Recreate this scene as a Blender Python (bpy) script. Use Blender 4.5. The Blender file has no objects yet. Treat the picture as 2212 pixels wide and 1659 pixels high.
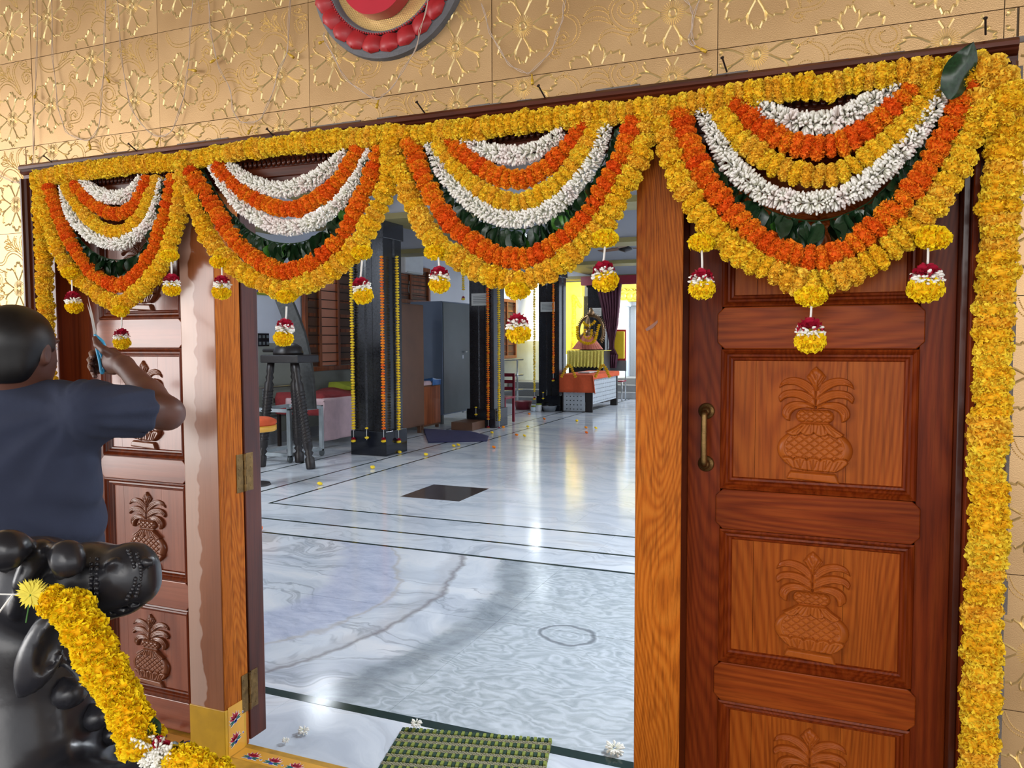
import bpy, math, random
import numpy as np
from mathutils import Vector, Matrix
sc = bpy.context.scene
COL = sc.collection
PI = math.pi
rnd = random.Random(7)

# ---------------------------------------------------------------- camera
FPX, IW, IH = 1700.0, 2212, 1659
EYE = np.array([0.0, -2.0, 1.45])
def _axes(yaw=22.5, pitch=3.2, roll=0.2):
    y, p, r = [math.radians(a) for a in (yaw, pitch, roll)]
    F = np.array([-math.sin(y)*math.cos(p), math.cos(y)*math.cos(p), -math.sin(p)])
    R = np.array([math.cos(y), math.sin(y), 0.0]); U = np.cross(R, F)
    return F, R*math.cos(r)-U*math.sin(r), U*math.cos(r)+R*math.sin(r)
AF, AR, AU = _axes()
cam = bpy.data.objects.new('camera', bpy.data.cameras.new('camera')); COL.objects.link(cam)
M = Matrix.Identity(4)
for i in range(3):
    M[i][0], M[i][1], M[i][2], M[i][3] = AR[i], AU[i], -AF[i], EYE[i]
cam.matrix_world = M
cam.data.sensor_fit = 'HORIZONTAL'; cam.data.sensor_width = 36
cam.data.lens = FPX/IW*36; cam.data.clip_start = .05; cam.data.clip_end = 200
sc.camera = cam
sc.view_settings.view_transform = 'Standard'; sc.view_settings.look = 'None'
sc.view_settings.gamma = 1; sc.view_settings.use_curve_mapping = False
sc.view_settings.exposure = 0.18
sc.cycles.max_bounces = 6; sc.cycles.diffuse_bounces = 4; sc.cycles.glossy_bounces = 3
sc.cycles.transmission_bounces = 4; sc.cycles.transparent_max_bounces = 6
sc.cycles.sample_clamp_indirect = 4; sc.cycles.caustics_reflective = False; sc.cycles.caustics_refractive = False

# world points measured off the photograph: on a facade-parallel plane, on a side plane, on the ground, at a depth
def ray(px, py): return AF + AR*(px-IW/2)/FPX - AU*(py-IH/2)/FPX
def V(px, py, y=0.0):
    d = ray(px, py); return EYE + d*((y-EYE[1])/d[1])
def XP(px, py, x):
    d = ray(px, py); return EYE + d*((x-EYE[0])/d[0])
def G(px, py, z=0.0):
    d = ray(px, py); return EYE + d*((z-EYE[2])/d[2])
def W(px, py, D): return EYE + ray(px, py)*D

# ---------------------------------------------------------------- world and lights
w = bpy.data.worlds.new('World'); sc.world = w; w.use_nodes = True
bg = w.node_tree.nodes['Background']; bg.inputs[0].default_value = (.96, .97, 1.0, 1); bg.inputs[1].default_value = 1.6
def area(name, loc, to, sx, sy, power, col=(1, 1, 1)):
    l = bpy.data.lights.new(name, 'AREA'); l.shape = 'RECTANGLE'; l.size = sx; l.size_y = sy
    l.energy = power; l.color = col
    o = bpy.data.objects.new(name, l); COL.objects.link(o); o.location = loc
    o.rotation_euler = (Vector(to)-Vector(loc)).to_track_quat('-Z', 'Y').to_euler()
    return o
# daylight through the open front of the porch, a lamp in the shrine, and weaker frontal skylight
area('porch_daylight', (-7.4, -4.1, 1.55), (-1.8, 0, 1.25), 3.4, 3.0, 230, (1, .97, .94))
area('shrine_lamp_light', (-6.0, 16.9, 2.5), (-6.4, 18.2, 1.6), .5, .5, 75, (1, .93, .6))
area('porch_skylight', (1.5, -7.5, 3.2), (-.8, 0, 1.3), 5.0, 2.5, 150, (1, .97, .93))
# hall tube lamps: their light, plus unseen fills added to brighten the hall
LAMPS = ((-6.1, 6.26, 7, .30, .5), (-5.1, 11.8, 2, .2, .6), (.6, 2.2, 135, .35, 1.2), (.6, 6.2, 175, .35, 1.2), (.3, 10.5, 170, .35, 1.2), (-1.0, 14.5, 170, .35, 1.2), (-6.4, 15.2, 30, .3, .9), (-3.4, 17.2, 130, .3, 1.2), (-6.7, 2.4, 90, .3, 1.2))
for x, y, p, sx, sy in LAMPS:
    area('hall_lamp_and_fill', (x, y, 3.2 if p != 130 else 2.8), (x, y, 0) if p != 130 else (-5.2, 19, 1.2), sx, sy, p, (.86, .93, 1))

# ---------------------------------------------------------------- materials
def lin(c):
    r = []
    for v in c[:3]:
        v /= 255.0
        r.append(v/12.92 if v <= .04045 else ((v+.055)/1.055)**2.4)
    return (r[0], r[1], r[2], 1.0)
class NT:
    def __init__(s, name):
        s.m = bpy.data.materials.new(name); s.m.use_nodes = True
        s.t = s.m.node_tree; s.n = s.t.nodes; s.b = s.n['Principled BSDF']
    def node(s, typ, **kw):
        n = s.n.new(typ)
        for k, v in kw.items(): setattr(n, k, v)
        return n
    def link(s, a, b): s.t.links.new(a, b)
    def coord(s, scale=(1, 1, 1), kind='Object', loc=(0, 0, 0), rot=(0, 0, 0)):
        tc = s.node('ShaderNodeTexCoord'); mp = s.node('ShaderNodeMapping')
        s.link(tc.outputs[kind], mp.inputs[0]); mp.inputs['Scale'].default_value = scale
        mp.inputs['Location'].default_value = loc; mp.inputs['Rotation'].default_value = rot
        return mp.outputs[0]
    def noise(s, vec, scale=5, detail=3, rough=.5, dist=0, out=0):
        n = s.node('ShaderNodeTexNoise'); s.link(vec, n.inputs['Vector'])
        n.inputs['Scale'].default_value = scale; n.inputs['Detail'].default_value = detail
        n.inputs['Roughness'].default_value = rough; n.inputs['Distortion'].default_value = dist
        return n.outputs[out]
    def wave(s, vec, scale=5, dist=3, detail=2, dscale=1, direction='X', typ='BANDS'):
        n = s.node('ShaderNodeTexWave'); s.link(vec, n.inputs['Vector']); n.wave_type = typ
        if typ == 'BANDS': n.bands_direction = direction
        n.inputs['Scale'].default_value = scale; n.inputs['Distortion'].default_value = dist
        n.inputs['Detail'].default_value = detail; n.inputs['Detail Scale'].default_value = dscale
        return n.outputs['Fac']
    def ramp(s, fac, stops, interp='LINEAR'):
        r = s.node('ShaderNodeValToRGB'); s.link(fac, r.inputs[0]); cr = r.color_ramp; cr.interpolation = interp
        while len(cr.elements) < len(stops): cr.elements.new(.5)
        for e, (p, c) in zip(cr.elements, stops):
            e.position = p; e.color = c if len(c) == 4 else (*c, 1)
        return r.outputs[0]
    def mix(s, f, a, b, mode='MIX'):
        n = s.node('ShaderNodeMix'); n.data_type = 'RGBA'; n.blend_type = mode
        for i, v in ((0, f), (6, a), (7, b)):
            if hasattr(v, 'links'): s.link(v, n.inputs[i])
            else: n.inputs[i].default_value = v
        return n.outputs[2]
    def math(s, op, a, b=None, c=None, clamp=False):
        n = s.node('ShaderNodeMath', operation=op); n.use_clamp = clamp
        for i, v in enumerate((a, b, c)):
            if v is None: continue
            if hasattr(v, 'links'): s.link(v, n.inputs[i])
            else: n.inputs[i].default_value = v
        return n.outputs[0]
    def vmath(s, op, a, b):
        n = s.node('ShaderNodeVectorMath', operation=op)
        for i, v in enumerate((a, b)):
            if hasattr(v, 'links'): s.link(v, n.inputs[i])
            else: n.inputs[i].default_value = v
        return n.outputs['Value'] if op in ('DISTANCE', 'LENGTH', 'DOT_PRODUCT') else n.outputs[0]
    def bump(s, h, strength=.3, dist=.01):
        n = s.node('ShaderNodeBump'); n.inputs['Strength'].default_value = strength; n.inputs['Distance'].default_value = dist
        s.link(h, n.inputs['Height']); s.link(n.outputs[0], s.b.inputs['Normal'])
    def base(s, c):
        if hasattr(c, 'links'): s.link(c, s.b.inputs['Base Color'])
        else: s.b.inputs['Base Color'].default_value = c
    def setp(s, **kw):
        for k, v in kw.items():
            i = s.b.inputs[k.replace('_', ' ')]
            if hasattr(v, 'links'): s.link(v, i)
            else: i.default_value = v
        return s
def plain(name, c, rough=.6, metal=0, spec=.5, var=.12, sc_=12, bump=0, **kw):
    t = NT(name); v = t.coord()
    n = t.noise(v, sc_, 4)
    c = lin(c); lo = tuple(x*(1-var) for x in c[:3]); hi = tuple(min(1, x*(1+var)) for x in c[:3])
    t.base(t.ramp(n, [(.3, lo), (.7, hi)]))
    t.setp(Roughness=rough, Metallic=metal, Specular_IOR_Level=spec, **kw)
    if bump: t.bump(t.noise(v, sc_*8, 3), bump, .005)
    return t.m
def wood(name, dark, mid, light, vec_scale=(14, 14, .9), rough=.32, coat=.15, bumpk=.12, fine=.5, seed=(0, 0, 0), rings=34, spec=.35):
    """grain: contour lines of a stretched noise (cathedral figure) under fine pores"""
    t = NT(name); k = .17
    v = t.coord(tuple(q*k for q in vec_scale), loc=seed)
    n0 = t.noise(v, 1.0, 2.5, .45)
    ring = t.math('SINE', t.math('MULTIPLY', n0, rings*2.0)); ring = t.math('MULTIPLY_ADD', ring, .5, .5)
    f = t.noise(t.coord(tuple(q*(9 if q > 5 else 3.6) for q in vec_scale), loc=seed), 1.0, 4, .65)
    big = t.noise(t.coord((1.7, 1.7, 1.2), loc=seed), 1.5, 4, .6)
    a = t.ramp(ring, [(0, lin(dark)), (.35, lin(mid)), (1, lin(light))])
    a = t.mix(.55, a, t.ramp(n0, [(.3, lin(dark)), (.5, lin(mid)), (.7, lin(light))]))
    fc = t.ramp(f, [(.36, (.42, .36, .30)), (.54, (1, 1, 1))])
    c = t.mix(fine, a, fc, 'MULTIPLY')
    bc = t.ramp(big, [(.3, (.62, .56, .52)), (.65, (1.1, 1.06, 1.0))])
    t.base(t.mix(.7, c, bc, 'MULTIPLY'))
    t.setp(Roughness=rough, Coat_Weight=coat, Coat_Roughness=.12, Specular_IOR_Level=spec)
    t.bump(f, bumpk, .002)
    return t.m

MAT = {}
MAT['door'] = wood('door_wood', (104, 38, 10), (128, 50, 15), (146, 66, 22), (14, 14, 1.6), rings=260, spec=.10, coat=.03)
MAT['panel'] = wood('panel_wood', (136, 60, 14), (160, 78, 22), (178, 96, 32), (12, 12, 1.2), seed=(3, 1, 2), rings=280, spec=.10, coat=.03)
MAT['rail'] = wood('rail_wood', (112, 42, 11), (134, 56, 17), (154, 74, 25), (1.4, 14, 14), seed=(5, 2, 7), rings=240, spec=.10, coat=.03)
MAT['carve'] = wood('carved_wood', (140, 64, 20), (170, 86, 28), (188, 104, 40), (8, 8, 2), rough=.32, fine=.2, spec=.14, coat=.03)
MAT['dark'] = wood('dark_frame_wood', (54, 20, 8), (80, 32, 14), (100, 44, 20), (14, 14, 1.2), rough=.3, rings=90)
MAT['darkrail'] = wood('dark_lintel_wood', (54, 20, 8), (80, 32, 14), (100, 44, 20), (1.2, 14, 14), rough=.3, rings=90)
MAT['post'] = wood('post_wood', (166, 84, 20), (194, 106, 28), (212, 128, 44), (15, 15, 2.6), rough=.42, coat=.0, bumpk=.4, fine=.7, seed=(9, 9, 4), rings=330, spec=.12)
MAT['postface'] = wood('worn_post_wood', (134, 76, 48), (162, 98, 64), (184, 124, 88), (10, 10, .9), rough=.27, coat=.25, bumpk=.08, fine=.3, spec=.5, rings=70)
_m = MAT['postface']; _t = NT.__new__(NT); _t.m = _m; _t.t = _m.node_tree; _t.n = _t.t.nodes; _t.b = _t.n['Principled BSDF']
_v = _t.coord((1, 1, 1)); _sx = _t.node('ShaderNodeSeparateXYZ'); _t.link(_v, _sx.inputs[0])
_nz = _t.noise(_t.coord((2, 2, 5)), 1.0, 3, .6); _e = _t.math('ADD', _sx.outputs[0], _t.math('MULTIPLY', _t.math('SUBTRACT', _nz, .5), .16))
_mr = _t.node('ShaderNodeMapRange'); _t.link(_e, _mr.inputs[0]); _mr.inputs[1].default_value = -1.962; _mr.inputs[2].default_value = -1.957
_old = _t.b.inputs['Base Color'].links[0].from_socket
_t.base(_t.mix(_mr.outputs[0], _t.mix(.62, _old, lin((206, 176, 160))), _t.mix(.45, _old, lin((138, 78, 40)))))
MAT['leftdoor'] = wood('left_door_wood', (122, 62, 42), (148, 82, 58), (166, 100, 74), (9, 9, .8), rough=.25, coat=.3, bumpk=.06, fine=.3, spec=.5, rings=60)
MAT['leftcarve'] = wood('left_carving_wood', (106, 60, 38), (140, 84, 56), (160, 102, 72), (8, 8, 2), rough=.26, coat=.3, fine=.15, spec=.5)
MAT['leftrail'] = wood('left_rail_wood', (120, 60, 40), (148, 82, 58), (166, 100, 74), (.8, 10, 10), rough=.25, coat=.3, bumpk=.06, fine=.3, spec=.5, rings=60)
MAT['darkstile'] = wood('dark_stile_wood', (84, 32, 10), (112, 46, 16), (128, 58, 22), (14, 14, 1.2), rough=.3, rings=110)
MAT['winwood'] = wood('window_wood', (124, 62, 36), (164, 92, 54), (184, 108, 66), rough=.4)
MAT['brown'] = plain('brown_laminate', (104, 70, 50), .45, sc_=3)
def gold():
    t = NT('gold_foil_tile'); v = t.coord()
    n = t.noise(v, 2.2, 4); g = t.noise(v, 380, 2)
    t.base(t.ramp(n, [(.3, lin((182, 144, 98))), (.7, lin((208, 172, 124)))]))
    t.setp(Metallic=.55, Roughness=t.ramp(t.noise(v, 5, 3), [(.3, (.34,)*3), (.7, (.44,)*3)]))
    t.bump(g, .25, .0015); return t.m
MAT['gold'] = gold()
t = NT('gold_ridge'); t.base(lin((250, 222, 158))); t.setp(Metallic=.65, Roughness=.30); MAT['ridge'] = t.m
MAT['grout'] = plain('cement_edge', (120, 112, 106), .9, sc_=30, bump=.4)
MAT['plaster'] = plain('wall_plaster', (226, 230, 240), .7, var=.03, sc_=2)
MAT['ceil'] = plain('ceiling_paint', (176, 178, 184), .35, var=.04, sc_=1.5)
MAT['dado'] = plain('grey_dado_tile', (150, 152, 142), .25, var=.06, sc_=3)
MAT['olive'] = plain('olive_cornice', (140, 128, 78), .5, sc_=4)
MAT['granite'] = plain('black_granite', (34, 34, 38), .16, var=.5, sc_=60)
MAT['granitebase'] = plain('polished_black_base', (24, 26, 34), .1, var=.3, sc_=60)
MAT['stone'] = plain('black_stone', (38, 38, 43), .28, var=.25, sc_=7, bump=.05)
MAT['charcoal'] = plain('charcoal_beam', (58, 60, 60), .5, var=.35, sc_=30, bump=.1)
MAT['brass'] = plain('aged_brass', (126, 98, 58), .42, .85, var=.35, sc_=40, bump=.15)
MAT['iron'] = plain('rusty_nail', (52, 42, 38), .6, .5)
MAT['steel'] = plain('steel_tube', (188, 192, 196), .3, .9, var=.05)
MAT['greysteel'] = plain('grey_painted_steel', (96, 102, 104), .38, .1, var=.06, sc_=3)
MAT['bluesteel'] = plain('blue_grey_steel', (110, 124, 146), .4, .1, var=.06, sc_=3)
MAT['perf'] = plain('perforated_sheet', (176, 182, 188), .35)
MAT['trolley'] = plain('trolley_paint', (166, 174, 178), .5, .2)
MAT['blackwood'] = plain('black_wood', (30, 24, 24), .4, var=.4, sc_=40, bump=.1)
MAT['red'] = plain('red_paint', (172, 36, 42), .5, var=.12, sc_=30, Coat_Weight=.1)
MAT['greyrim'] = plain('grey_cement_rim', (112, 112, 116), .85, sc_=25, bump=.3)
MAT['ompaint'] = plain('gloss_red', (190, 44, 60), .35, var=.05)
MAT['yellow'] = plain('yellow_enamel', (208, 158, 34), .42, var=.12, sc_=14, bump=.05)
MAT['yellowtop'] = plain('worn_yellow_enamel', (190, 142, 48), .5, var=.22, sc_=22, bump=.1)
MAT['stickerbase'] = plain('sticker_orange', (226, 166, 58), .4, var=.05)
MAT['stred'] = plain('motif_red', (176, 24, 52), .4, var=.05)
MAT['stwhite'] = plain('motif_white', (238, 232, 222), .5, var=.03)
MAT['stblue'] = plain('motif_blue', (44, 66, 170), .5, var=.05)
MAT['stgreen'] = plain('motif_green', (30, 96, 92), .5, var=.05)
MAT['orangecloth'] = plain('orange_cloth', (206, 84, 42), .85, var=.08, sc_=20)
MAT['redcloth'] = plain('red_cloth', (140, 48, 50), .9, var=.15, sc_=18)
MAT['pinkcloth'] = plain('pink_cloth', (206, 176, 180), .9, var=.08)
MAT['greencloth'] = plain('green_cloth', (150, 160, 50), .9)
MAT['navy'] = plain('navy_cloth', (58, 56, 92), .9, var=.1)
MAT['purple'] = plain('purple_curtain', (74, 26, 46), .7, var=.2)
MAT['goldcloth'] = plain('gold_brocade', (206, 190, 88), .5, .2, var=.25, sc_=50)
MAT['copper'] = plain('pink_copper_cloth', (186, 104, 84), .6, var=.2)
MAT['bronze'] = plain('bronze', (130, 104, 76), .35, .8, var=.3, sc_=50)
MAT['white'] = plain('white_paint', (232, 234, 236), .5, var=.03)
MAT['paper'] = plain('paper', (206, 208, 206), .7, var=.04)
MAT['shrinewhite'] = plain('white_marble_shrine', (220, 232, 240), .3, var=.05)
MAT['shrinegold'] = plain('golden_plaster', (214, 196, 80), .45, .2, var=.15, sc_=10)
MAT['yellowbox'] = plain('yellow_bag', (196, 164, 24), .5, var=.08)
MAT['maroon'] = plain('maroon_plastic', (130, 34, 50), .4, var=.05)
MAT['bluebottle'] = plain('blue_plastic', (60, 110, 170), .3, var=.1)
MAT['step'] = plain('grey_granite_step', (138, 140, 142), .35, var=.12, sc_=60)
MAT['porchfloor'] = plain('porch_stone', (120, 112, 104), .5, sc_=6)
MAT['porchwall'] = plain('porch_plaster', (150, 130, 104), .8, sc_=2)
MAT['thread'] = plain('white_thread', (236, 234, 228), .6, var=.02)
MAT['wire'] = plain('clear_wire', (200, 178, 160), .35, var=.08)
MAT['led'] = plain('amber_led', (214, 170, 50), .25, var=.05)
MAT['leaf'] = plain('dark_leaf', (26, 52, 28), .28, var=.45, sc_=20)
MAT['leaflight'] = plain('green_leaf', (60, 112, 36), .4, var=.3, sc_=20)
MAT['rose'] = plain('rose_petal', (178, 16, 52), .6, var=.25, sc_=60)
MAT['shirt'] = plain('navy_tshirt', (42, 48, 68), .95, var=.07, sc_=14, bump=.12)
MAT['trouser'] = plain('grey_trousers', (48, 50, 58), .95, var=.1)
MAT['hair'] = plain('black_hair', (16, 14, 15), .45, var=.3, sc_=90)
MAT['skin'] = plain('brown_skin', (94, 58, 46), .48, var=.12, sc_=16)
MAT['nail'] = plain('fingernail', (170, 130, 118), .4)
MAT['bluehandle'] = plain('blue_scissor_handle', (60, 160, 205), .35, var=.05)
MAT['blade'] = plain('scissor_steel', (214, 216, 220), .3, .55, var=.03)
MAT['inlay'] = plain('dark_green_inlay', (34, 52, 48), .1, var=.25, sc_=40)
MAT['inlaybrown'] = plain('brown_stone_inlay', (72, 62, 58), .12, var=.25, sc_=9)
def petal(name, lo, hi, deep):
    t = NT(name)
    oi = t.node('ShaderNodeObjectInfo'); at = t.node('ShaderNodeAttribute'); at.attribute_name = 'tip'
    c = t.ramp(oi.outputs['Random'], [(0, lin(lo)), (1, lin(hi))])
    n = t.noise(t.coord(), 3.0, 3)
    c = t.mix(.35, c, t.ramp(n, [(.35, (.72,)*3), (.6, (1.05,)*3)]), 'MULTIPLY')
    t.base(t.mix(at.outputs['Fac'], lin(deep), c))
    t.setp(Roughness=.75, Specular_IOR_Level=.25, Subsurface_Weight=0.0)
    return t.m
MAT['my'] = petal('yellow_marigold', (255, 212, 40), (255, 228, 66), (250, 184, 28))
MAT['my2'] = petal('golden_marigold', (252, 202, 54), (255, 216, 74), (240, 170, 30))
MAT['mo'] = petal('orange_marigold', (246, 104, 22), (255, 166, 30), (234, 88, 8))
MAT['ml'] = petal('lemon_marigold', (255, 220, 14), (255, 226, 28), (248, 180, 4))
MAT['mw'] = petal('white_tuberose', (250, 248, 238), (255, 252, 246), (228, 228, 196))
MAT['mwp'] = petal('pinkish_tuberose', (250, 240, 234), (255, 246, 242), (226, 206, 190))

def marble(name, seed=(0, 0, 0), feature=False, base=(222, 228, 236), soft=.55):
    t = NT(name); v = t.coord((1, 1, 1), loc=seed)
    w1 = t.noise(v, .9, 3, .5, 0, 'Color')
    sub = t.vmath('SUBTRACT', w1, (.5, .5, .5)); sc2 = t.vmath('MULTIPLY', sub, (1.5, 1.5, 0)); vw = t.vmath('ADD', v, sc2)
    w2 = t.vmath('MULTIPLY', t.vmath('SUBTRACT', t.noise(vw, 3.2, 4, .55, 0, 'Color'), (.5, .5, .5)), (.28, .28, 0)); vv = t.vmath('ADD', vw, w2)
    rot = t.node('ShaderNodeMapping'); t.link(vv, rot.inputs[0]); rot.inputs['Rotation'].default_value = (0, 0, math.radians(38)); rot.inputs['Scale'].default_value = (.45, 2.2, 1)
    n = t.noise(rot.outputs[0], 1.6, 7, .62)
    c = t.ramp(n, [(.25, lin((184, 192, 205))), (.42, lin((208, 215, 225))), (.5, lin(base)), (.62, lin((236, 238, 242))), (.8, lin((214, 214, 216)))])
    vein = t.noise(rot.outputs[0], .9, 5, .55)
    va = t.math('ABSOLUTE', t.math('SUBTRACT', vein, .5))
    c = t.mix(t.ramp(va, [(0, (soft,)*3), (.018, (0, 0, 0))]), c, lin((138, 144, 156)))
    if feature:
        tc = t.node('ShaderNodeTexCoord').outputs['Object']
        def warp(src, scale, amp, det=4):
            q = t.vmath('MULTIPLY', t.vmath('SUBTRACT', t.noise(src, scale, det, .55, 0, 'Color'), (.5, .5, .5)), (amp, amp, 0))
            return t.vmath('ADD', src, q)
        pw = warp(warp(warp(tc, 1.6, .30), 5, .12), 14, .035)
        def sep(vec):
            s_ = t.node('ShaderNodeSeparateXYZ'); t.link(vec, s_.inputs[0]); return s_.outputs
        s_ = sep(pw)
        def curve(c2, c1, c0):     # distance to the right of a vein x = c2 y^2 + c1 y + c0
            y = s_[1]; q = t.math('MULTIPLY_ADD', t.math('MULTIPLY_ADD', y, c2, c1), y, c0); return t.math('SUBTRACT', s_[0], q)
        def band(u, half, soft, amt):
            m = t.node('ShaderNodeMapRange'); t.link(t.math('ABSOLUTE', u), m.inputs[0]); m.inputs[1].default_value = half; m.inputs[2].default_value = half+soft; m.inputs[3].default_value = amt; m.inputs[4].default_value = 0; return m.outputs[0]
        ub, uv, ul = curve(-.22, .70, -2.235), curve(-.245, .809, -2.747), curve(-.472, 1.545, -3.577)
        rm_ = t.node('ShaderNodeMapping'); t.link(pw, rm_.inputs[0]); rm_.inputs['Rotation'].default_value = (0, 0, math.radians(-35)); rm_.inputs['Scale'].default_value = (.6, 1.5, 1); sw = t.noise(rm_.outputs[0], 1.5, 4, .55); sw = t.math('MULTIPLY_ADD', t.math('SINE', t.math('MULTIPLY', sw, 150.0)), .5, .5)
        flow = t.math('MULTIPLY_ADD', t.math('SINE', t.math('MULTIPLY', ub, 120.0)), .5, .5)
        sw = t.mix(.16, sw, flow)
        sw = t.mix(.74, sw, t.noise(rm_.outputs[0], 13, 8, .8))
        fine = t.ramp(sw, [(.28, lin((156, 166, 172))), (.5, lin((186, 195, 201))), (.72, lin((212, 220, 227)))])
        mr = t.node('ShaderNodeMapRange'); t.link(ub, mr.inputs[0]); mr.inputs[1].default_value = .0; mr.inputs[2].default_value = .14
        c = t.mix(t.math('MULTIPLY', mr.outputs[0], .92), c, fine)
        streak = t.noise(rm_.outputs[0], 9, 8, .8); bandc = t.ramp(streak, [(.32, lin((104, 114, 120))), (.66, lin((160, 170, 178)))])
        c = t.mix(band(ub, .055, .06, .6), c, bandc); c = t.mix(band(t.math('ADD', ub, .01), .03, .16, .5), c, bandc)
        c = t.mix(band(uv, .004, .03, .7), c, lin((128, 122, 124)))
        c = t.mix(band(t.math('ADD', uv, .05), .02, .06, .3), c, lin((170, 166, 168)))
        c = t.mix(band(t.math('ADD', ul, .22), .17, .10, .75), c, t.ramp(streak, [(.35, lin((164, 172, 204))), (.62, lin((206, 212, 232)))]))
        c = t.mix(band(ul, .004, .02, .4), c, lin((190, 178, 160)))
        # concentric oval
        pq = warp(warp(tc, 4, .11), 15, .02)
        e = t.vmath('MULTIPLY', t.vmath('SUBTRACT', pq, OVAL), (1.0, 1.15, 0))
        dist = t.vmath('LENGTH', e, (0, 0, 0))
        rings = t.math('SINE', t.math('MULTIPLY', dist, 170.0))
        rm = t.node('ShaderNodeMapRange'); t.link(dist, rm.inputs[0]); rm.inputs[1].default_value = .12; rm.inputs[2].default_value = .30; rm.inputs[3].default_value = .38; rm.inputs[4].default_value = 0
        rc = t.ramp(rings, [(0, lin((170, 180, 188))), (1, lin((216, 224, 232)))])
        c = t.mix(rm.outputs[0], c, rc)
        dk = t.math('ABSOLUTE', t.math('SUBTRACT', dist, .135))
        c = t.mix(t.ramp(dk, [(.004, (.8,)*3), (.02, (0, 0, 0))]), c, lin((116, 122, 128)))
    t.base(c); t.setp(Roughness=.13, Specular_IOR_Level=.55)
    return t.m
_a, _b = G(1060, 1340), G(1230, 1372)
U0 = .78*_a[0]-.62*_a[1]; OVAL = (_b[0], _b[1], 0)
MAT['marblefront'] = marble('swirled_grey_marble', (3, 1, 0), True)
MAT['marble'] = marble('white_veined_marble', (9, 4, 0), soft=.25)
MAT['marble2'] = marble('pale_veined_marble', (21, 7, 0), soft=.3)

# ---------------------------------------------------------------- builders
WM = {}
class MB:
    def __init__(s): s.v = []; s.f = []; s.m = []
    def add(s, vs, fs, mi=0):
        o = len(s.v); s.v += [tuple(map(float, p)) for p in vs]; s.f += [tuple(i+o for i in f) for f in fs]; s.m += [mi]*len(fs); return s
    def box(s, x0, x1, y0, y1, z0, z1, mi=0, T=None):
        vs = [(x, y, z) for z in (z0, z1) for y in (y0, y1) for x in (x0, x1)]
        if T is not None: vs = [tuple(T @ Vector(p)) for p in vs]
        return s.add(vs, [(0, 2, 3, 1), (4, 5, 7, 6), (0, 1, 5, 4), (2, 6, 7, 3), (0, 4, 6, 2), (1, 3, 7, 5)], mi)
    def tube(s, pts, r, seg=8, cap=True, mi=0):
        pts = [np.array(p, float) for p in pts]; n = len(pts)
        rs = r if hasattr(r, '__len__') else [r]*n
        up = None; base = len(s.v); vs = []
        for i, p in enumerate(pts):
            t = pts[min(i+1, n-1)]-pts[max(i-1, 0)]; t /= (np.linalg.norm(t)+1e-9)
            if up is None: up = np.array([0, 0, 1.]) if abs(t[2]) < .9 else np.array([1., 0, 0])
            a = np.cross(t, up); a /= (np.linalg.norm(a)+1e-9); b = np.cross(a, t); up = b
            for k in range(seg):
                th = 2*PI*k/seg; vs.append(p+rs[i]*(math.cos(th)*a+math.sin(th)*b))
        fs = [(i*seg+k, i*seg+(k+1) % seg, (i+1)*seg+(k+1) % seg, (i+1)*seg+k) for i in range(n-1) for k in range(seg)]
        if cap: fs += [tuple(range(seg))[::-1], tuple((n-1)*seg+k for k in range(seg))]
        return s.add(vs, fs, mi)
    def lathe(s, prof, c=(0, 0, 0), seg=16, T=None, mi=0, cap=True):
        vs = []; n = len(prof)
        for r, z in prof:
            for k in range(seg):
                th = 2*PI*k/seg; p = Vector((c[0]+r*math.cos(th), c[1]+r*math.sin(th), c[2]+z))
                vs.append(T @ p if T is not None else p)
        fs = [(i*seg+k, i*seg+(k+1) % seg, (i+1)*seg+(k+1) % seg, (i+1)*seg+k) for i in range(n-1) for k in range(seg)]
        if cap: fs += [tuple(range(seg))[::-1], tuple((n-1)*seg+k for k in range(seg))]
        return s.add(vs, fs, mi)
    def prism(s, poly, y0, y1, T=None, mi=0):
        """poly in (x,z); extruded along y"""
        n = len(poly)
        vs = [(x, y0, z) for x, z in poly]+[(x, y1, z) for x, z in poly]
        if T is not None: vs = [tuple(T @ Vector(p)) for p in vs]
        fs = [tuple(range(n)), tuple(range(2*n-1, n-1, -1))]+[(i, i+n, (i+1) % n+n, (i+1) % n) for i in range(n)]
        return s.add(vs, fs, mi)
    def mesh(s, name, mats, smooth=False):
        me = bpy.data.meshes.new(name); me.from_pydata(s.v, [], s.f)
        for m in (mats if isinstance(mats, (list, tuple)) else [mats]): me.materials.append(MAT[m] if isinstance(m, str) else m)
        if any(s.m): me.polygons.foreach_set('material_index', s.m)
        if smooth: me.polygons.foreach_set('use_smooth', [True]*len(s.f))
        me.update(); return me
def put(name, me, parent=None, M=None):
    o = bpy.data.objects.new(name, me); COL.objects.link(o)
    M = M if M is not None else Matrix.Identity(4)
    if parent is not None:
        o.parent = parent; o.matrix_parent_inverse = WM[parent].inverted()
    o.matrix_basis = M; WM[o] = M.copy()
    return o
def obj(name, mb, mat, parent=None, smooth=False, bevel=0, M=None, auto=False):
    me = mb.mesh(name, mat, smooth)
    o = put(name, me, parent, M)
    if bevel:
        b = o.modifiers.new('bevel', 'BEVEL'); b.width = bevel; b.segments = 2; b.limit_method = 'ANGLE'; b.angle_limit = .6
    return o
def tag(o, label=None, cat=None, group=None, kind=None):
    if label: o['label'] = label
    if cat: o['category'] = cat
    if group: o['group'] = group
    if kind: o['kind'] = kind
    return o
def thing(name, label, cat, loc, group=None):
    o = bpy.data.objects.new(name, None); COL.objects.link(o); o.empty_display_size = .05
    o.location = Vector([float(v) for v in loc]); WM[o] = Matrix.Translation(o.location)
    return tag(o, label, cat, group)
def struct(name, mb, mat, parent=None, **kw):
    o = obj(name, mb, mat, parent, **kw)
    if parent is None: o['kind'] = 'structure'
    return o
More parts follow.
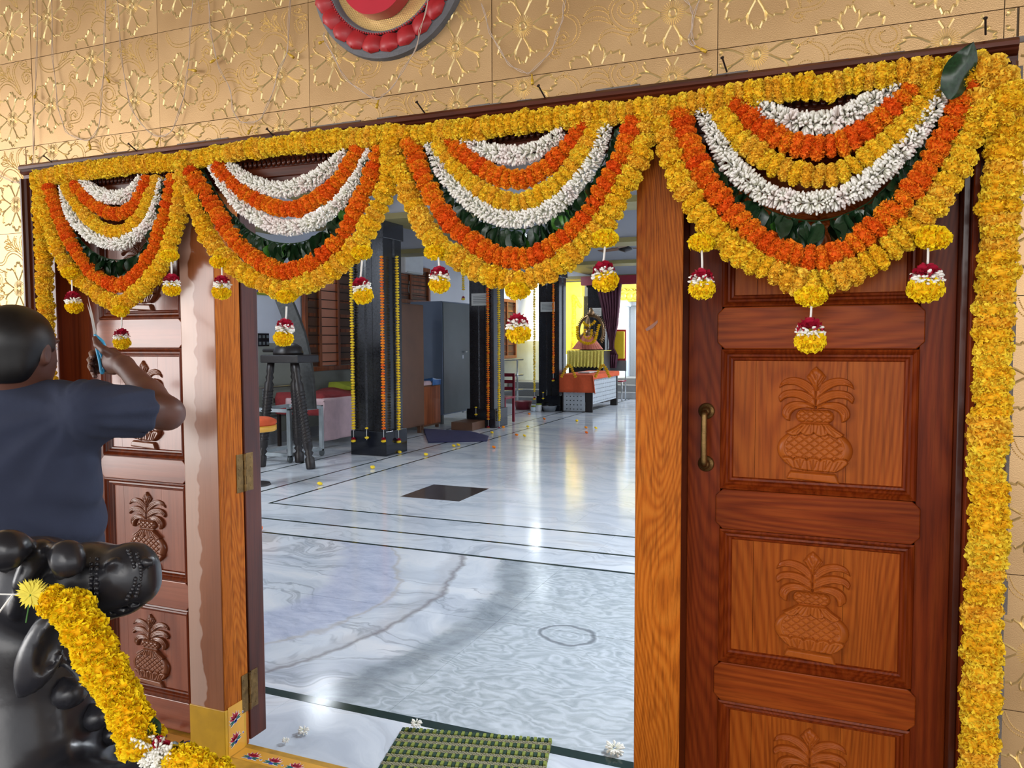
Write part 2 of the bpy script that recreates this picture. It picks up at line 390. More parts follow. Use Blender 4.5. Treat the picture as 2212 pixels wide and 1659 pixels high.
def sroot(name, loc=(0, 0, 0)):
    o = bpy.data.objects.new(name, None); COL.objects.link(o); o.location = loc; WM[o] = Matrix.Translation(Vector(loc)); o['kind'] = 'structure'; return o
def box(x0, x1, y0, y1, z0, z1): return MB().box(x0, x1, y0, y1, z0, z1)
def catmull(P, n=10):
    P = [np.array(p, float) for p in P]; Q = [2*P[0]-P[1]]+P+[2*P[-1]-P[-2]]; out = []
    for i in range(1, len(Q)-2):
        a, b, c, d = Q[i-1:i+3]
        for k in range(n):
            t = k/n; out.append(.5*((2*b)+(-a+c)*t+(2*a-5*b+4*c-d)*t*t+(-a+3*b-3*c+d)*t**3))
    out.append(P[-1]); return out
def resample(P, step):
    P = np.array(P); d = np.r_[0, np.cumsum(np.linalg.norm(np.diff(P, axis=0), axis=1))]
    n = max(2, int(round(d[-1]/step))+1); s = np.linspace(0, d[-1], n)
    return np.stack([np.interp(s, d, P[:, i]) for i in range(P.shape[1])], 1), d[-1]
def frame(t, roll=0.0, loc=(0, 0, 0), s=1.0, sz=None):
    """matrix with local z along t"""
    t = Vector(t).normalized(); q = t.to_track_quat('Z', 'Y').to_matrix().to_4x4()
    return Matrix.Translation(Vector(loc)) @ q @ Matrix.Rotation(roll, 4, 'Z') @ Matrix.Diagonal((s, s, sz if sz else s, 1))

# implicit surfaces: numpy distance functions blended smoothly, meshed by surface nets
class SDF:
    def __init__(s, lo, hi, res):
        s.lo = np.array(lo, float); s.res = res; n = np.ceil((np.array(hi)-s.lo)/res).astype(int)+1; s.n = n
        ax = [s.lo[i]+res*np.arange(n[i]) for i in range(3)]
        s.X, s.Y, s.Z = [g.astype(np.float32) for g in np.meshgrid(*ax, indexing='ij')]; s.d = np.full(s.X.shape, 1e3, np.float32)
    def cap(s, a, b, ra, rb=None):
        rb = ra if rb is None else rb; a = np.array(a, float); b = np.array(b, float); ab = b-a; L = ab @ ab+1e-12
        px, py, pz = s.X-a[0], s.Y-a[1], s.Z-a[2]
        h = np.clip((px*ab[0]+py*ab[1]+pz*ab[2])/L, 0, 1)
        return np.sqrt((px-h*ab[0])**2+(py-h*ab[1])**2+(pz-h*ab[2])**2)-(ra+(rb-ra)*h)
    def ell(s, c, r, R=None):
        p = np.stack([s.X-c[0], s.Y-c[1], s.Z-c[2]], -1)
        if R is not None: p = p @ np.array(R, dtype=np.float32)   # columns of R are the ellipsoid axes
        q = p/np.array(r, dtype=np.float32); k0 = np.sqrt((q**2).sum(-1)); k1 = np.sqrt(((q/np.array(r, dtype=np.float32))**2).sum(-1))+1e-9
        return k0*(k0-1)/k1
    def u(s, d, k=.02):
        h = np.maximum(k-np.abs(s.d-d), 0)/k; s.d[...] = np.minimum(s.d, d)-h*h*k*.25
    def cut(s, d, k=.01):
        a = s.d; b = -d; h = np.maximum(k-np.abs(a-b), 0)/k; s.d[...] = np.maximum(a, b)+h*h*k*.25
    def at(s, lo, hi):
        i0 = np.clip(np.floor((lo-s.lo)/s.res).astype(int), 0, s.n-1); i1 = np.clip(np.ceil((hi-s.lo)/s.res).astype(int)+1, 1, s.n)
        sl = tuple(slice(a, b) for a, b in zip(i0, i1)); v = SDF.__new__(SDF); v.X, v.Y, v.Z, v.d = s.X[sl], s.Y[sl], s.Z[sl], s.d[sl]; return v
    def capu(s, a, b, ra, rb=None, k=.02):
        P = np.array([a, b], float); r = max(ra, rb or ra)+k+3*s.res; v = s.at(P.min(0)-r, P.max(0)+r); v.u(v.cap(a, b, ra, rb), k)
    def ellu(s, c, r, R=None, k=.02, cut=False):
        q = max(r)+k+3*s.res; v = s.at(np.array(c)-q, np.array(c)+q); (v.cut if cut else v.u)(v.ell(c, r, R), k)
    def mesh(s, name, mat):
        d = s.d; n = d.shape; ins = d < 0
        c = np.zeros(tuple(k-1 for k in n), int); acc = np.zeros(c.shape+(3,)); cnt = np.zeros(c.shape)
        off = [(i, j, k) for i in (0, 1) for j in (0, 1) for k in (0, 1)]
        def sl(o): return tuple(slice(o[i], n[i]-1+o[i]) for i in range(3))
        for a in off:
            for ax in range(3):
                if a[ax] == 0:
                    b = list(a); b[ax] = 1
                    da, db = d[sl(a)], d[sl(b)]; x = (da < 0) != (db < 0)
                    t = np.where(x, da/(da-db+1e-12), 0)
                    for i in range(3): acc[..., i] += np.where(x, a[i]+(t if i == ax else 0), 0)
                    cnt += x
        act = cnt > 0; idx = -np.ones(c.shape, int); idx[act] = np.arange(act.sum())
        P = np.argwhere(act)+acc[act]/cnt[act][:, None]; P = s.lo+P*s.res
        F = []
        for ax in range(3):
            A = [slice(1, m-1) for m in n]; A[ax] = slice(0, n[ax]-1); B = [slice(1, m-1) for m in n]; B[ax] = slice(1, n[ax])
            da, db = ins[tuple(A)], ins[tuple(B)]; x = da != db; loc = np.argwhere(x)
            loc[:, [i for i in range(3) if i != ax]] += 1
            u_, v_ = [(1, 2), (2, 0), (0, 1)][ax]
            def g(du, dv):
                q = loc.copy(); q[:, u_] -= du; q[:, v_] -= dv; return idx[q[:, 0], q[:, 1], q[:, 2]]
            f = np.stack([g(1, 1), g(0, 1), g(0, 0), g(1, 0)], 1); flip = ~da[x]
            f[flip] = f[flip][:, ::-1]; F.append(f)
        F = np.concatenate(F); F = F[(F >= 0).all(1)]
        me = bpy.data.meshes.new(name); me.from_pydata(P.tolist(), [], F.tolist()); me.materials.append(MAT[mat])
        me.polygons.foreach_set('use_smooth', [True]*len(F)); me.update(); return me
# ================================================================ SETTING
# ---- hall floor: marble slabs with dark inlay strips
fl = sroot('floor')
obj('subfloor', box(-7.4, 3.4, .12, 20.2, -.12, -.022), 'grout', fl)
obj('subfloor', box(-9, 5, -6.5, -.035, -.30, -.10), 'porchfloor', fl)
def slab(x0, x1, y0, y1, mat):
    g = .0012
    obj('slab', box(x0+g, x1-g, y0+g, y1-g, -.022, rnd.uniform(-.0002, .0)), mat, fl)
def strip(x0, x1, y0, y1): obj('inlay_strip', box(x0, x1, y0, y1, -.022, .0004), 'inlay', fl)
FX0, FX1 = -7.35, 3.3
ys = [.12, .535, .585, 2.715, 2.745, 3.095, 3.125, 3.60, 3.63]
def row(x0, x1, y0, y1, w, mat):
    n = max(1, round((x1-x0)/w)); d = (x1-x0)/n
    for i in range(n): slab(x0+i*d, x0+(i+1)*d, y0, y1, mat)
row(FX0, FX1, .12, .535, 1.9, 'marble')
strip(FX0, FX1, .535, .585)
for i, (a, b) in enumerate(((.585, 1.65), (1.65, 2.715))):
    for x0, x1 in ((FX0, -5.9), (-5.9, -4.3), (-4.3, -2.95), (-2.95, -1.6), (-1.6, -.25), (-.25, 1.1), (1.1, 3.3)):
        slab(x0, x1, a, b, 'marblefront')
strip(-5.865, FX1, 2.715, 2.745)
strip(-5.865, -5.835, 2.745, 20)
y = 2.715
while y < 19.9:
    y1 = min(20, y+1.73); slab(FX0, -5.865, y, y1, 'marble2'); y = y1
row(-5.835, FX1, 2.745, 3.095, 1.3, 'marble2')
strip(-5.13, FX1, 3.095, 3.125); strip(-5.13, -5.10, 3.125, 20)
y = 3.095
while y < 19.9:
    y1 = min(20, y+1.69); slab(-5.835, -5.13, y, y1, 'marble2'); y = y1
row(-5.10, FX1, 3.125, 3.60, 1.25, 'marble2')
strip(-4.69, FX1, 3.60, 3.63); strip(-4.69, -4.66, 3.63, 20)
y = 3.125+.475
while y < 19.9:
    y1 = min(20, y+1.64); slab(-5.10, -4.69, y, y1, 'marble2'); y = y1
ty = [3.63, 4.30, 4.96, 6.2, 7.5, 8.8, 10.1, 11.4, 12.7, 14.0, 15.3, 16.6, 20]
tx = [-4.66, -3.74, -3.13, -1.9, -.6, .7, 2.0, 3.3]
for j in range(len(ty)-1):
    for i in range(len(tx)-1):
        if i == 1 and j == 1: obj('inlay', box(tx[i], tx[i+1], ty[j], ty[j+1], -.022, .0004), 'inlaybrown', fl)
        else: slab(tx[i], tx[i+1], ty[j], ty[j+1], 'marble')

# ---- hall shell
wl = sroot('wall_left')
obj('plaster', box(-7.6, -7.35, .12, 20.2, 1.42, 3.5), 'plaster', wl)
obj('dado', box(-7.6, -7.33, .12, 20.2, -.02, 1.42), 'dado', wl)
struct('baseboard_left', box(-7.33, -7.30, .12, 20.2, 0, .16), 'step')
struct('wall_right', box(3.3, 3.5, .12, 20.2, -.1, 3.5), 'plaster')
struct('wall_back', box(-7.6, 3.5, 20.0, 20.2, -.1, 3.5), 'plaster')
struct('ceiling', box(-7.6, 3.5, .12, 20.2, 3.42, 3.55), 'ceil')
for n, yb in enumerate((6.43, 9.82, 13.1, 16.5)):
    b = sroot('trim_%d' % (n+1))
    obj('beam', box(-7.34, 3.3, yb+.02, yb+.46, 3.0, 3.42), 'ceil', b)
    obj('cornice', box(-7.34, 3.3, yb-.03, yb+.51, 2.93, 3.0), 'olive', b)
b = sroot('trim_5'); obj('beam', box(-5.68, -5.22, .14, 20, 3.08, 3.42), 'ceil', b); obj('cornice', box(-5.72, -5.18, .14, 20, 3.04, 3.08), 'olive', b)
# porch shell
struct('ceiling', box(-6.0, 4, -4.2, -.02, 2.95, 3.1), 'porchwall')

# ---- gold embossed wall tiles
Z0, TH, TW, TX = 2.154, .306, .6, -2.084
def pat_lines():
    solid, beads = [], []
    def flower(cu, cv):
        k = math.radians
        front = [(.030, 7), (.040, 13), (.052, 17), (.064, 18), (.076, 16.5), (.086, 13), (.0805, 9.5), (.088, 6.5), (.098, 3.5), (.090, 0)]
        back = [(.060, 26), (.070, 24), (.083, 18), (.079, 14), (.087, 9), (.096, 4.5), (.088, 0)]
        for p in range(8):
            a0 = k(45*p+90); half = front if p % 2 == 0 else back
            L = [(r, -d) for r, d in half]+[(r, d) for r, d in half[::-1][1:]]
            pts = [(cu+r*math.cos(a0+k(d)), cv+r*math.sin(a0+k(d))) for r, d in L]
            q_, _ = resample(np.array([(x, y, 0) for x, y in pts]), .0035); solid.append([(q[0], q[1]) for q in q_])
        for p in range(30):
            a = 2*PI*p/30; solid.append([(cu+.0125*math.cos(a), cv+.0125*math.sin(a)), (cu+.021*math.cos(a), cv+.021*math.sin(a)), (cu+.0295*math.cos(a), cv+.0295*math.sin(a))])
        solid.append([(cu+.009*math.cos(a/10*PI), cv+.010*math.sin(a/10*PI)) for a in range(21)])
    for c in ((.09, .132), (.295, .266), (.295, -.040), (.49, .104)): flower(*c)
    S = [[(170, 380), (190, 500), (250, 575), (350, 590), (470, 550), (560, 480), (640, 430), (700, 440)],
         [(370, 385), (375, 290), (450, 205), (520, 250), (545, 330), (520, 430), (470, 500)],
         [(640, 170), (672, 230), (650, 290), (600, 370), (560, 430)], [(620, 290), (580, 360), (540, 440)],
         [(655, 740), (636, 660), (680, 610), (722, 645), (705, 690), (670, 680)], [(590, 820), (640, 760), (700, 810), (722, 900), (690, 960), (620, 990)],
         [(690, 960), (780, 1000), (822, 1080), (820, 1180), (770, 1270), (690, 1300), (620, 1310), (590, 1370), (630, 1400), (672, 1370), (640, 1340)],
         [(650, 1280), (640, 1200), (690, 1150), (732, 1190), (710, 1230), (690, 1210)],
         [(850, 1080), (930, 1020), (1030, 1020), (1110, 1080)], [(860, 1000), (940, 910), (1030, 920), (1080, 980)],
         [(1340, 1130), (1230, 1140), (1130, 1060), (1090, 950), (1120, 850), (1200, 800), (1280, 830), (1310, 900), (1290, 970), (1220, 1000), (1170, 960), (1170, 900), (1210, 870)],
         [(1320, 1040), (1290, 1070), (1262, 1040), (1290, 1010), (1320, 1040)], [(1000, 1250), (1040, 1170), (1110, 1140), (1200, 1170), (1270, 1190), (1340, 1150)],
         [(1270, 1190), (1250, 1240), (1280, 1300)],
         [(1230, 590), (1250, 630), (1310, 640), (1370, 590), (1420, 490), (1500, 430), (1590, 430), (1680, 480), (1740, 560), (1780, 600)],
         [(1790, 600), (1740, 480), (1690, 380), (1660, 260), (1690, 160), (1770, 85)], [(1430, 160), (1450, 260), (1510, 340), (1600, 400)],
         [(1620, 370), (1545, 320), (1540, 250), (1575, 180), (1565, 280), (1650, 400)], [(1370, 290), (1420, 255), (1490, 300), (1400, 305)],
         [(1370, 370), (1430, 330), (1510, 350), (1420, 392), (1370, 370)],
         [(1850, 150), (1895, 130), (1860, 88), (1800, 130), (1800, 170), (1860, 190), (1930, 190), (1985, 205)],
         [(1860, 250), (1820, 300), (1860, 405), (1920, 390), (1935, 320), (1895, 285), (1870, 310)], [(1850, 250), (1915, 228), (1975, 262)],
         [(2000, 530), (1940, 620), (1870, 690)], [(60, 265), (110, 282), (150, 250), (195, 150)], [(1220, 600), (1230, 700), (1300, 750), (1370, 740)], [(1400, 700), (1400, 780)]]
    for c in S:
        P = []
        for zx, zy in c:
            q = V(zx/5.924+330, zy/5.924); P.append((q[0]+2.086, q[2]-Z0, 0))
        sm, _ = resample(np.array(catmull(P, 6)), .0042)
        n = len(sm)
        if n < 3: continue
        t = np.gradient(sm, axis=0); nn = np.stack([-t[:, 1], t[:, 0]], 1); nn /= np.linalg.norm(nn, axis=1)[:, None]+1e-9
        w = np.minimum(1, np.minimum(np.arange(n), n-1-np.arange(n))/6)[:, None]
        beads.append(sm[:, :2]+nn*.0048*w); beads.append(sm[:, :2]-nn*.0048*w)
    return solid, beads
PS, PB = pat_lines()
def tile_mesh(u0, u1, v0, v1, dv=0.0):
    """slab with raised flower outlines and beaded scrolls, clipped to the cut tile"""
    m = MB(); g = .0009
    m.box(u0+g, u1-g, .0, .009, v0+g, v1-g)
    ins = lambda p: u0+.003 < p[0] < u1-.003 and v0+.003 < p[1] < v1-.003
    for rep in (0, 1) if dv else (0,):
        o = dv+rep*TH
        for L in PS:
            run = []
            pts = [(a, b+o) for a, b in L]
            for p in pts+[None]:
                if p is not None and ins(p): run.append(p); continue
                if len(run) > 1:
                    q = np.array(run); t = np.gradient(q, axis=0); nn = np.stack([-t[:, 1], t[:, 0]], 1); nn /= np.linalg.norm(nn, axis=1)[:, None]+1e-9
                    long_ = len(q) > 4; h = .0030 if long_ else .0011; hh = .0030 if long_ else .0014; vs = []
                    for a, b in zip(q, nn): vs += [(a[0]-b[0]*h, .0001, a[1]-b[1]*h), (a[0], -hh, a[1]), (a[0]+b[0]*h, .0001, a[1]+b[1]*h)]
                    m.add(vs, [f for i in range(len(q)-1) for f in ((3*i, 3*i+1, 3*i+4, 3*i+3), (3*i+1, 3*i+2, 3*i+5, 3*i+4))], 1)
                run = []
        for L in PB:
            for a, b in L:
                if not ins((a, b+o)): continue
                r = .0021; m.add([(a-r, 0, b+o), (a, 0, b+o-r), (a+r, 0, b+o), (a, 0, b+o+r), (a, -.0026, b+o)], [(0, 1, 4), (1, 2, 4), (2, 3, 4), (3, 0, 4)], 1)
    return m.mesh('tile', ['gold', 'ridge'])
wf = sroot('wall_front')
full = tile_mesh(0, TW, 0, TH)
FL, FR, FT = -2.729, .340, 2.083
cols = list(range(-4, 6)); topcut = tile_mesh(0, TW, 0, 2.945-Z0-2*TH)
for c in cols:
    X = TX+c*TW
    for r in (0, 1):
        put('tile', full, wf, Matrix.Translation((X, rnd.uniform(-.0012, .0), Z0+r*TH)))
    put('tile', topcut, wf, Matrix.Translation((X, 0, Z0+2*TH)))
    lo, hi = max(X, FL), min(X+TW, FR)
    if hi > lo: put('tile', tile_mesh(lo-X, hi-X, FT-Z0+TH+.002, TH, -.157), wf, Matrix.Translation((X, 0, Z0-TH)))
for r in range(1, 7):
    for X, a, b in ((TX-2*TW, 0, FL-TX+2*TW-.003), (TX+4*TW, FR+.003-TX-4*TW, TW), (TX-3*TW, 0, TW), (TX-4*TW, 0, TW), (TX+5*TW, 0, TW)):
        if X == TX+4*TW: a = max(a, 0)
        put('tile', full if (a, b) == (0, TW) else tile_mesh(a, b, 0, TH), wf, Matrix.Translation((X, 0, Z0-r*TH)))
obj('masonry', MB().box(-6, FL-.02, .009, .12, -.1, 3.5).box(FR+.02, 4, .009, .12, -.1, 3.5).box(FL-.02, FR+.02, .009, .12, FT+.01, 3.5), 'porchwall', wf)
# chipped cement line between tiles and frame
mb = MB(); x = FL-.01; r2 = random.Random(3)
while x < FR:
    d = r2.uniform(.03, .07); mb.box(x, x+d, -.004, .012, FT-.004, FT+r2.uniform(.003, .012)); x += d
z = .0
while z < FT-.06:
    d = r2.uniform(.04, .1); mb.box(FR-.004, FR+r2.uniform(.010, .018), -.004, .012, z, z+d); z += d
o = obj('cement_joint', mb, 'grout', wf)

# ---- wooden frame: mouldings, lintel, posts, threshold
df = sroot('trim_6')
def moulding(name, path_prof, mat, parent, x0, x1, axis):
    """profile [(off, y)] swept along x (axis='x', off=z) or along z (axis='z', off=x)"""
    n = len(path_prof); m = MB()
    for e in (x0, x1):
        m.v += [((e, y, o) if axis == 'x' else (o, y, e)) for o, y in path_prof]
    m.f = [(i, (i+1) % n, n+(i+1) % n, n+i) for i in range(n)]+[tuple(range(n-1, -1, -1)), tuple(range(n, 2*n))]; m.m = [0]*len(m.f)
    return obj(name, m, mat, parent)
def prof(a, b, rev=1):
    """stepped moulding from outer a to inner b"""
    w = b-a; P = [(0, .02), (0, -.028), (.10, -.034), (.22, -.034), (.26, -.026), (.34, -.028), (.42, -.022), (.46, -.014), (.62, -.014), (.66, -.008), (1.0, -.008), (1.0, .02)]
    return [(a+w*t, y) for t, y in P]
moulding('head_moulding', prof(FT, FT-.075), 'darkrail', df, FL, FR, 'x')
moulding('side_moulding', prof(FL, FL+.06), 'dark', df, 0.0, FT-.05, 'z')
moulding('side_moulding', prof(FR, FR-.06), 'dark', df, 0.0, FT-.05, 'z')
mb = MB(); x = FL+.06                                     # row of little carved scallops under the head moulding
while x < FR-.05:
    mb.lathe([(.008, 0), (.0075, .003), (.005, .006), (.0, .007)], seg=8, T=Matrix.Translation((x, -.008, FT-.085)) @ Matrix.Rotation(PI/2, 4, 'X') @ Matrix.Diagonal((.95, 1.5, 1, 1))); x += .0185
tag(obj('scallop_row', mb, 'darkrail', df, smooth=True), kind='stuff')
mb = MB()
for i in range(6): mb.box(.285, .325, -.012, -.002, 1.90+i*.016, 1.908+i*.016)
obj('corner_fluting', mb, 'dark', df, bevel=.002)
obj('lintel', box(FL+.05, FR-.05, .0, .13, 1.93, FT-.07), 'darkrail', df, bevel=.004)
obj('lintel_board', box(FL+.05, FR-.05, -.006, .0, 1.955, 1.985), 'darkrail', df, bevel=.003)
obj('jamb', box(FL+.05, -2.60, .0, .13, .05, 1.93), 'darkstile', df, bevel=.003)
obj('jamb', box(.268, FR-.05, .0, .13, .05, 1.93), 'door', df, bevel=.003)
obj('jamb', box(.252, .268, .03, .13, .05, 1.93), 'dark', df, bevel=.003)
def post(x0, x1, y0, y1, mats):
    m = MB(); m.box(x0, x1, y0, y1, .05, 1.935); m.m = [0, 0, 0, 0, 1, 1]
    o = obj('post', m, mats, df, bevel=.004); return o
post(-2.02, -1.871, 0, .115, ['postface', 'post'])
post(-.483, -.362, 0, .115, ['post', 'dark'])
for i, (px, py, L, a) in enumerate(((1408, 705, .035, .6), (1405, 1075, .03, -.9))):      # pale scars in the varnish
    q = V(px, py, -.0006); mb = MB()
    c, s_ = math.cos(a), math.sin(a)
    P = [(q[0]+(u*c-v*s_), q[2]+(u*s_+v*c)) for u, v in ((-L/2, -.003), (0, -.005), (L/2, -.001), (L/2+.004, .005), (.004, .004), (-L/2, .004))]
    mb.prism(P, -.0008, 0.0004); obj('varnish_scar', mb, 'postface', df)
    break
# threshold, painted yellow, and the painted feet of the left post
th = obj('threshold', MB().box(FL, FR, -.03, .115, -.1, .05), 'yellowtop', df, bevel=.006)
obj('painted_foot', MB().box(-2.0225, -1.8695, -.0025, .1, .05, .215), 'yellow', df, bevel=.002)
def lotus_mesh():
    m = MB()
    def petal(cx, cz, L, wd, a, mi, y):
        pts = []
        for t in np.linspace(0, 1, 7): pts.append((t*L, wd*math.sin(PI*min(1, t**.8))))
        pts += [(t*L, -wd*math.sin(PI*min(1, t**.8))) for t in np.linspace(1, 0, 7)[1:-1]]
        m.prism([(cx+u*math.cos(a)-v*math.sin(a), cz+u*math.sin(a)+v*math.cos(a)) for u, v in pts], -y, 0, mi=mi)
    for a in (90, 122, 58, 150, 30):
        a_ = math.radians(a); L = .032 if a == 90 else .030
        petal(-.0 + .002*math.cos(a_), .004, L+.004, .0075, a_, 1, .0006); petal(.002*math.cos(a_), .006, L, .0052, a_, 0, .0011)
    for a in (5, 175, -20, 200):
        a_ = math.radians(a); petal(0, .002, .036, .0066, a_, 1, .0005); petal(.004*math.cos(a_), .002, .030, .0042, a_, 3, .0009)
    for a in (230, 270, 310):
        a_ = math.radians(a); petal(0, .003, .018, .006, a_, 1, .0006); petal(0, .001, .014, .0042, a_, 2, .0012)
    m.lathe([(.005, 0), (.005, .001), (.003, .0012)], c=(0, 0, 0), seg=10, T=Matrix.Translation((.045, 0, 0)) @ Matrix.Rotation(PI/2, 4, 'X'), mi=1)
    m.lathe([(.003, 0), (.003, .0018)], seg=8, T=Matrix.Translation((.045, 0, 0)) @ Matrix.Rotation(PI/2, 4, 'X'), mi=2)
    return m.mesh('lotus_motif', ['stred', 'stwhite', 'stblue', 'stgreen'])
LM = lotus_mesh()
stk = obj('flower_sticker', box(-1.8692, -1.8686, .012, .088, .05, .22), 'stickerbase', df)
for i in range(2):   # on the post side (faces +x), petals pointing outward to the hall
    M = Matrix.Translation((-1.8685, .045, .165-.072*i)) @ Matrix.Rotation(PI/2, 4, 'Z') @ Matrix.Rotation(-.35, 4, 'Y') @ Matrix.Diagonal((.85, 1, .85, 1))
    put('lotus_motif', LM, stk, M)
strip_t = obj('flower_border', box(-1.862, -.50, .018, .085, .049, .0506), 'stickerbase', df)
for i in range(15):
    M = Matrix.Translation((-1.80+.088*i, .038, .051)) @ Matrix.Rotation(-PI/2, 4, 'X') @ Matrix.Diagonal((.95, 1, .95, 1))
    put('lotus_motif', LM, strip_t, M)
lb = obj('flower_border', box(FL+.05, -2.03, -.02, .06, .049, .0506), 'stickerbase', df)
mbv = MB()
for i in range(6):
    cx = -2.66+.11*i
    P = [(cx, .0, .0512), (cx+.03, .03, .0512), (cx+.06, .0, .0512), (cx+.09, -.01, .0512), (cx+.1, .02, .0512)]
    mbv.tube(catmull(P, 4), .0022, 5)
    P = [(cx+.02, .02, .0512), (cx+.035, .045, .0512), (cx+.05, .03, .0512)]; mbv.tube(catmull(P, 4), .0022, 5)
obj('painted_scroll', mbv, 'stblue', lb)
for i in range(6): put('lotus_motif', LM, lb, Matrix.Translation((-2.64+.11*i, -.005, .051)) @ Matrix.Rotation(-PI/2, 4, 'X') @ Matrix.Diagonal((.5, 1, .5, 1)))
# nails in the head of the frame
for px, py in ((118, 355), (300, 330), (597, 300), (918, 245), (1178, 212), (1570, 155), (2129, 75)):
    a = V(px, py, -.022); n = MB().tube([a, a+np.array([-.006, -.035, .022])], .0022, 6)
    n.lathe([(.0045, 0), (.0045, .0015)], seg=8, T=frame((-.15, -.9, .55), 0, a+np.array([-.006, -.035, .022])))
    obj('nail', n, 'iron', df)

# ---- carved panels
def carving(matname):
    st = 6.5; xs = np.arange(70, 1060, st); ysg = np.arange(20, 1560, st)
    X, Y = np.meshgrid(xs, ysg)
    def poly(P):
        P = np.array(P, float); D = np.full(X.shape, 1e9); inside = np.zeros(X.shape, bool)
        for (ax, ay), (bx, by) in zip(P, np.roll(P, -1, 0)):
            dx, dy = bx-ax, by-ay; L = dx*dx+dy*dy+1e-9
            t = np.clip(((X-ax)*dx+(Y-ay)*dy)/L, 0, 1); D = np.minimum(D, np.hypot(X-ax-t*dx, Y-ay-t*dy))
            c = ((ay > Y) != (by > Y)) & (X < (bx-ax)*(Y-ay)/((by-ay) if by != ay else 1e-9)+ax); inside ^= c
        return np.where(inside, D, -D)
    def seg(P):
        P = np.array(P, float); D = np.full(X.shape, 1e9)
        for (ax, ay), (bx, by) in zip(P[:-1], P[1:]):
            dx, dy = bx-ax, by-ay; t = np.clip(((X-ax)*dx+(Y-ay)*dy)/(dx*dx+dy*dy+1e-9), 0, 1); D = np.minimum(D, np.hypot(X-ax-t*dx, Y-ay-t*dy))
        return D
    H = np.zeros(X.shape)
    def rise(d, h, w=34): return np.where(d > 0, h*np.sqrt(np.clip(1-(1-np.clip(d/w, 0, 1))**2, 0, 1)), 0)
    def groove(D, w=7, a=.30): return a*np.exp(-(D/w)**2)
    def mir(P): return [(1130-x, y) for x, y in P]
    cm = lambda P: [tuple(q[:2]) for q in catmull([(x, y, 0) for x, y in P], 5)]
    fr = [([(570, 470), (560, 350), (500, 262), (400, 200), (280, 180), (180, 205), (122, 262), (100, 332)], [(180, 290), (300, 285), (420, 345), (520, 430)], .62),
          ([(570, 560), (560, 455), (480, 390), (380, 345), (250, 340), (150, 370), (98, 440), (118, 515)], [(200, 455), (310, 447), (430, 490), (530, 545)], .78),
          ([(565, 592), (550, 545), (440, 500), (300, 490), (200, 530), (150, 600), (148, 680), (200, 735), (248, 752)], [(262, 670), (300, 618), (370, 588), (470, 575)], .92)]
    for mirror in (0, 1):
        for up, lo, h in fr:
            U_, L_ = cm(up[1:]), cm([up[-1]]+lo)
            P = [up[0]]+U_+L_[1:]
            if mirror: P = mir(P)
            d = poly(P); hh = rise(d, h, 30)
            Ur, _ = resample(np.array(U_), 12); Lr, _ = resample(np.array([up[-1]]+lo)[::-1].astype(float), 12)
            n = 24; ui = Ur[np.linspace(0, len(Ur)-1, n).astype(int)]; li = Lr[np.linspace(0, len(Lr)-1, n).astype(int)]
            for f in (.22, .42, .62):
                Q = ui*(1-f)+li*f; Q = Q[2:n-3 if f < .5 else n-7]
                if mirror: Q = [(1130-a, b) for a, b in Q]
                hh = np.where(d > 0, hh-groove(seg(Q), 7, .2), hh)
            H = np.where((d > 0), np.maximum(hh, H*.0+.12), H)
    d = poly([(562, 38), (640, 105), (692, 172), (640, 250), (572, 372), (510, 270), (443, 176), (500, 90)])
    top = rise(d, .8, 60)+np.where(d > 0, .18*np.exp(-(np.abs(X-567)/14)**2), 0)
    for P in ([(480, 130), (545, 260)], [(520, 95), (560, 200)], [(645, 130), (590, 250)], [(668, 165), (590, 290)], [(566, 70), (566, 140)]): top -= np.where(d > 0, groove(seg(P), 7, .25), 0)
    H = np.where(d > 0, top, H)
    def hatch(d0, s_, ox, oy, edge):
        a = np.abs(((X-ox)*.62+(Y-oy)*.78) % s_-s_/2); b = np.abs(((X-ox)*-.62+(Y-oy)*.78) % s_-s_/2)
        g = np.maximum(np.exp(-((s_/2-a)/5.5)**2), np.exp(-((s_/2-b)/5.5)**2)); return .28*g*np.clip((d0-edge)/10, 0, 1)
    # collar
    d = 84-np.hypot(np.maximum(np.abs(X-557)-152, 0), Y-680); H = np.where(d > 0, rise(d, .95, 44)-hatch(d, 66, 560, 640, 6), H)
    # belly
    e = 1-np.sqrt(((X-558)/470)**2+((Y-1112)/292)**2); d = e*300
    belly = rise(d, 1.05, 80); di = (1-np.sqrt(((X-552)/378)**2+((Y-1085)/250)**2))*250
    belly = belly-np.where(di > 0, .22*np.clip(di/8, 0, 1), 0)-hatch(di, 78, 560, 1080, 14)
    H = np.where((d > 0) & (Y > 840) & (Y < 1395), belly, H)
    # shoulder petals
    d = poly([(392, 766), (742, 766), (830, 840), (925, 902), (880, 945), (810, 955), (755, 925), (722, 905), (690, 930), (630, 938), (575, 920), (548, 895), (510, 925), (450, 932), (405, 912), (382, 898), (350, 930), (290, 943), (230, 925), (190, 890), (300, 830)])
    hh = rise(d, 1.18, 24)
    for P in ([(548, 770), (548, 895)], [(470, 770), (382, 898)], [(650, 770), (722, 905)], [(430, 790), (280, 890)], [(500, 790), (440, 900)], [(520, 780), (510, 890)], [(600, 780), (580, 900)], [(630, 790), (640, 910)], [(700, 790), (810, 920)], [(720, 800), (880, 900)], [(400, 800), (340, 900)], [(670, 790), (690, 890)]):
        hh = hh-np.where(d > 6, groove(seg(P), 6, .25), 0)
    H = np.where(d > 0, hh, H)
    # lower petals
    P = [(130, 1215)]
    for c_, w in ((215, 85), (382, 84), (550, 84), (715, 84), (885, 88)):
        P += [(c_+w*math.cos(t), 1240-w*.48*math.sin(t)) for t in np.linspace(PI*.93, PI*.07, 6)]
    P += [(975, 1270), (900, 1345), (820, 1392), (480, 1385), (290, 1362), (190, 1290)]
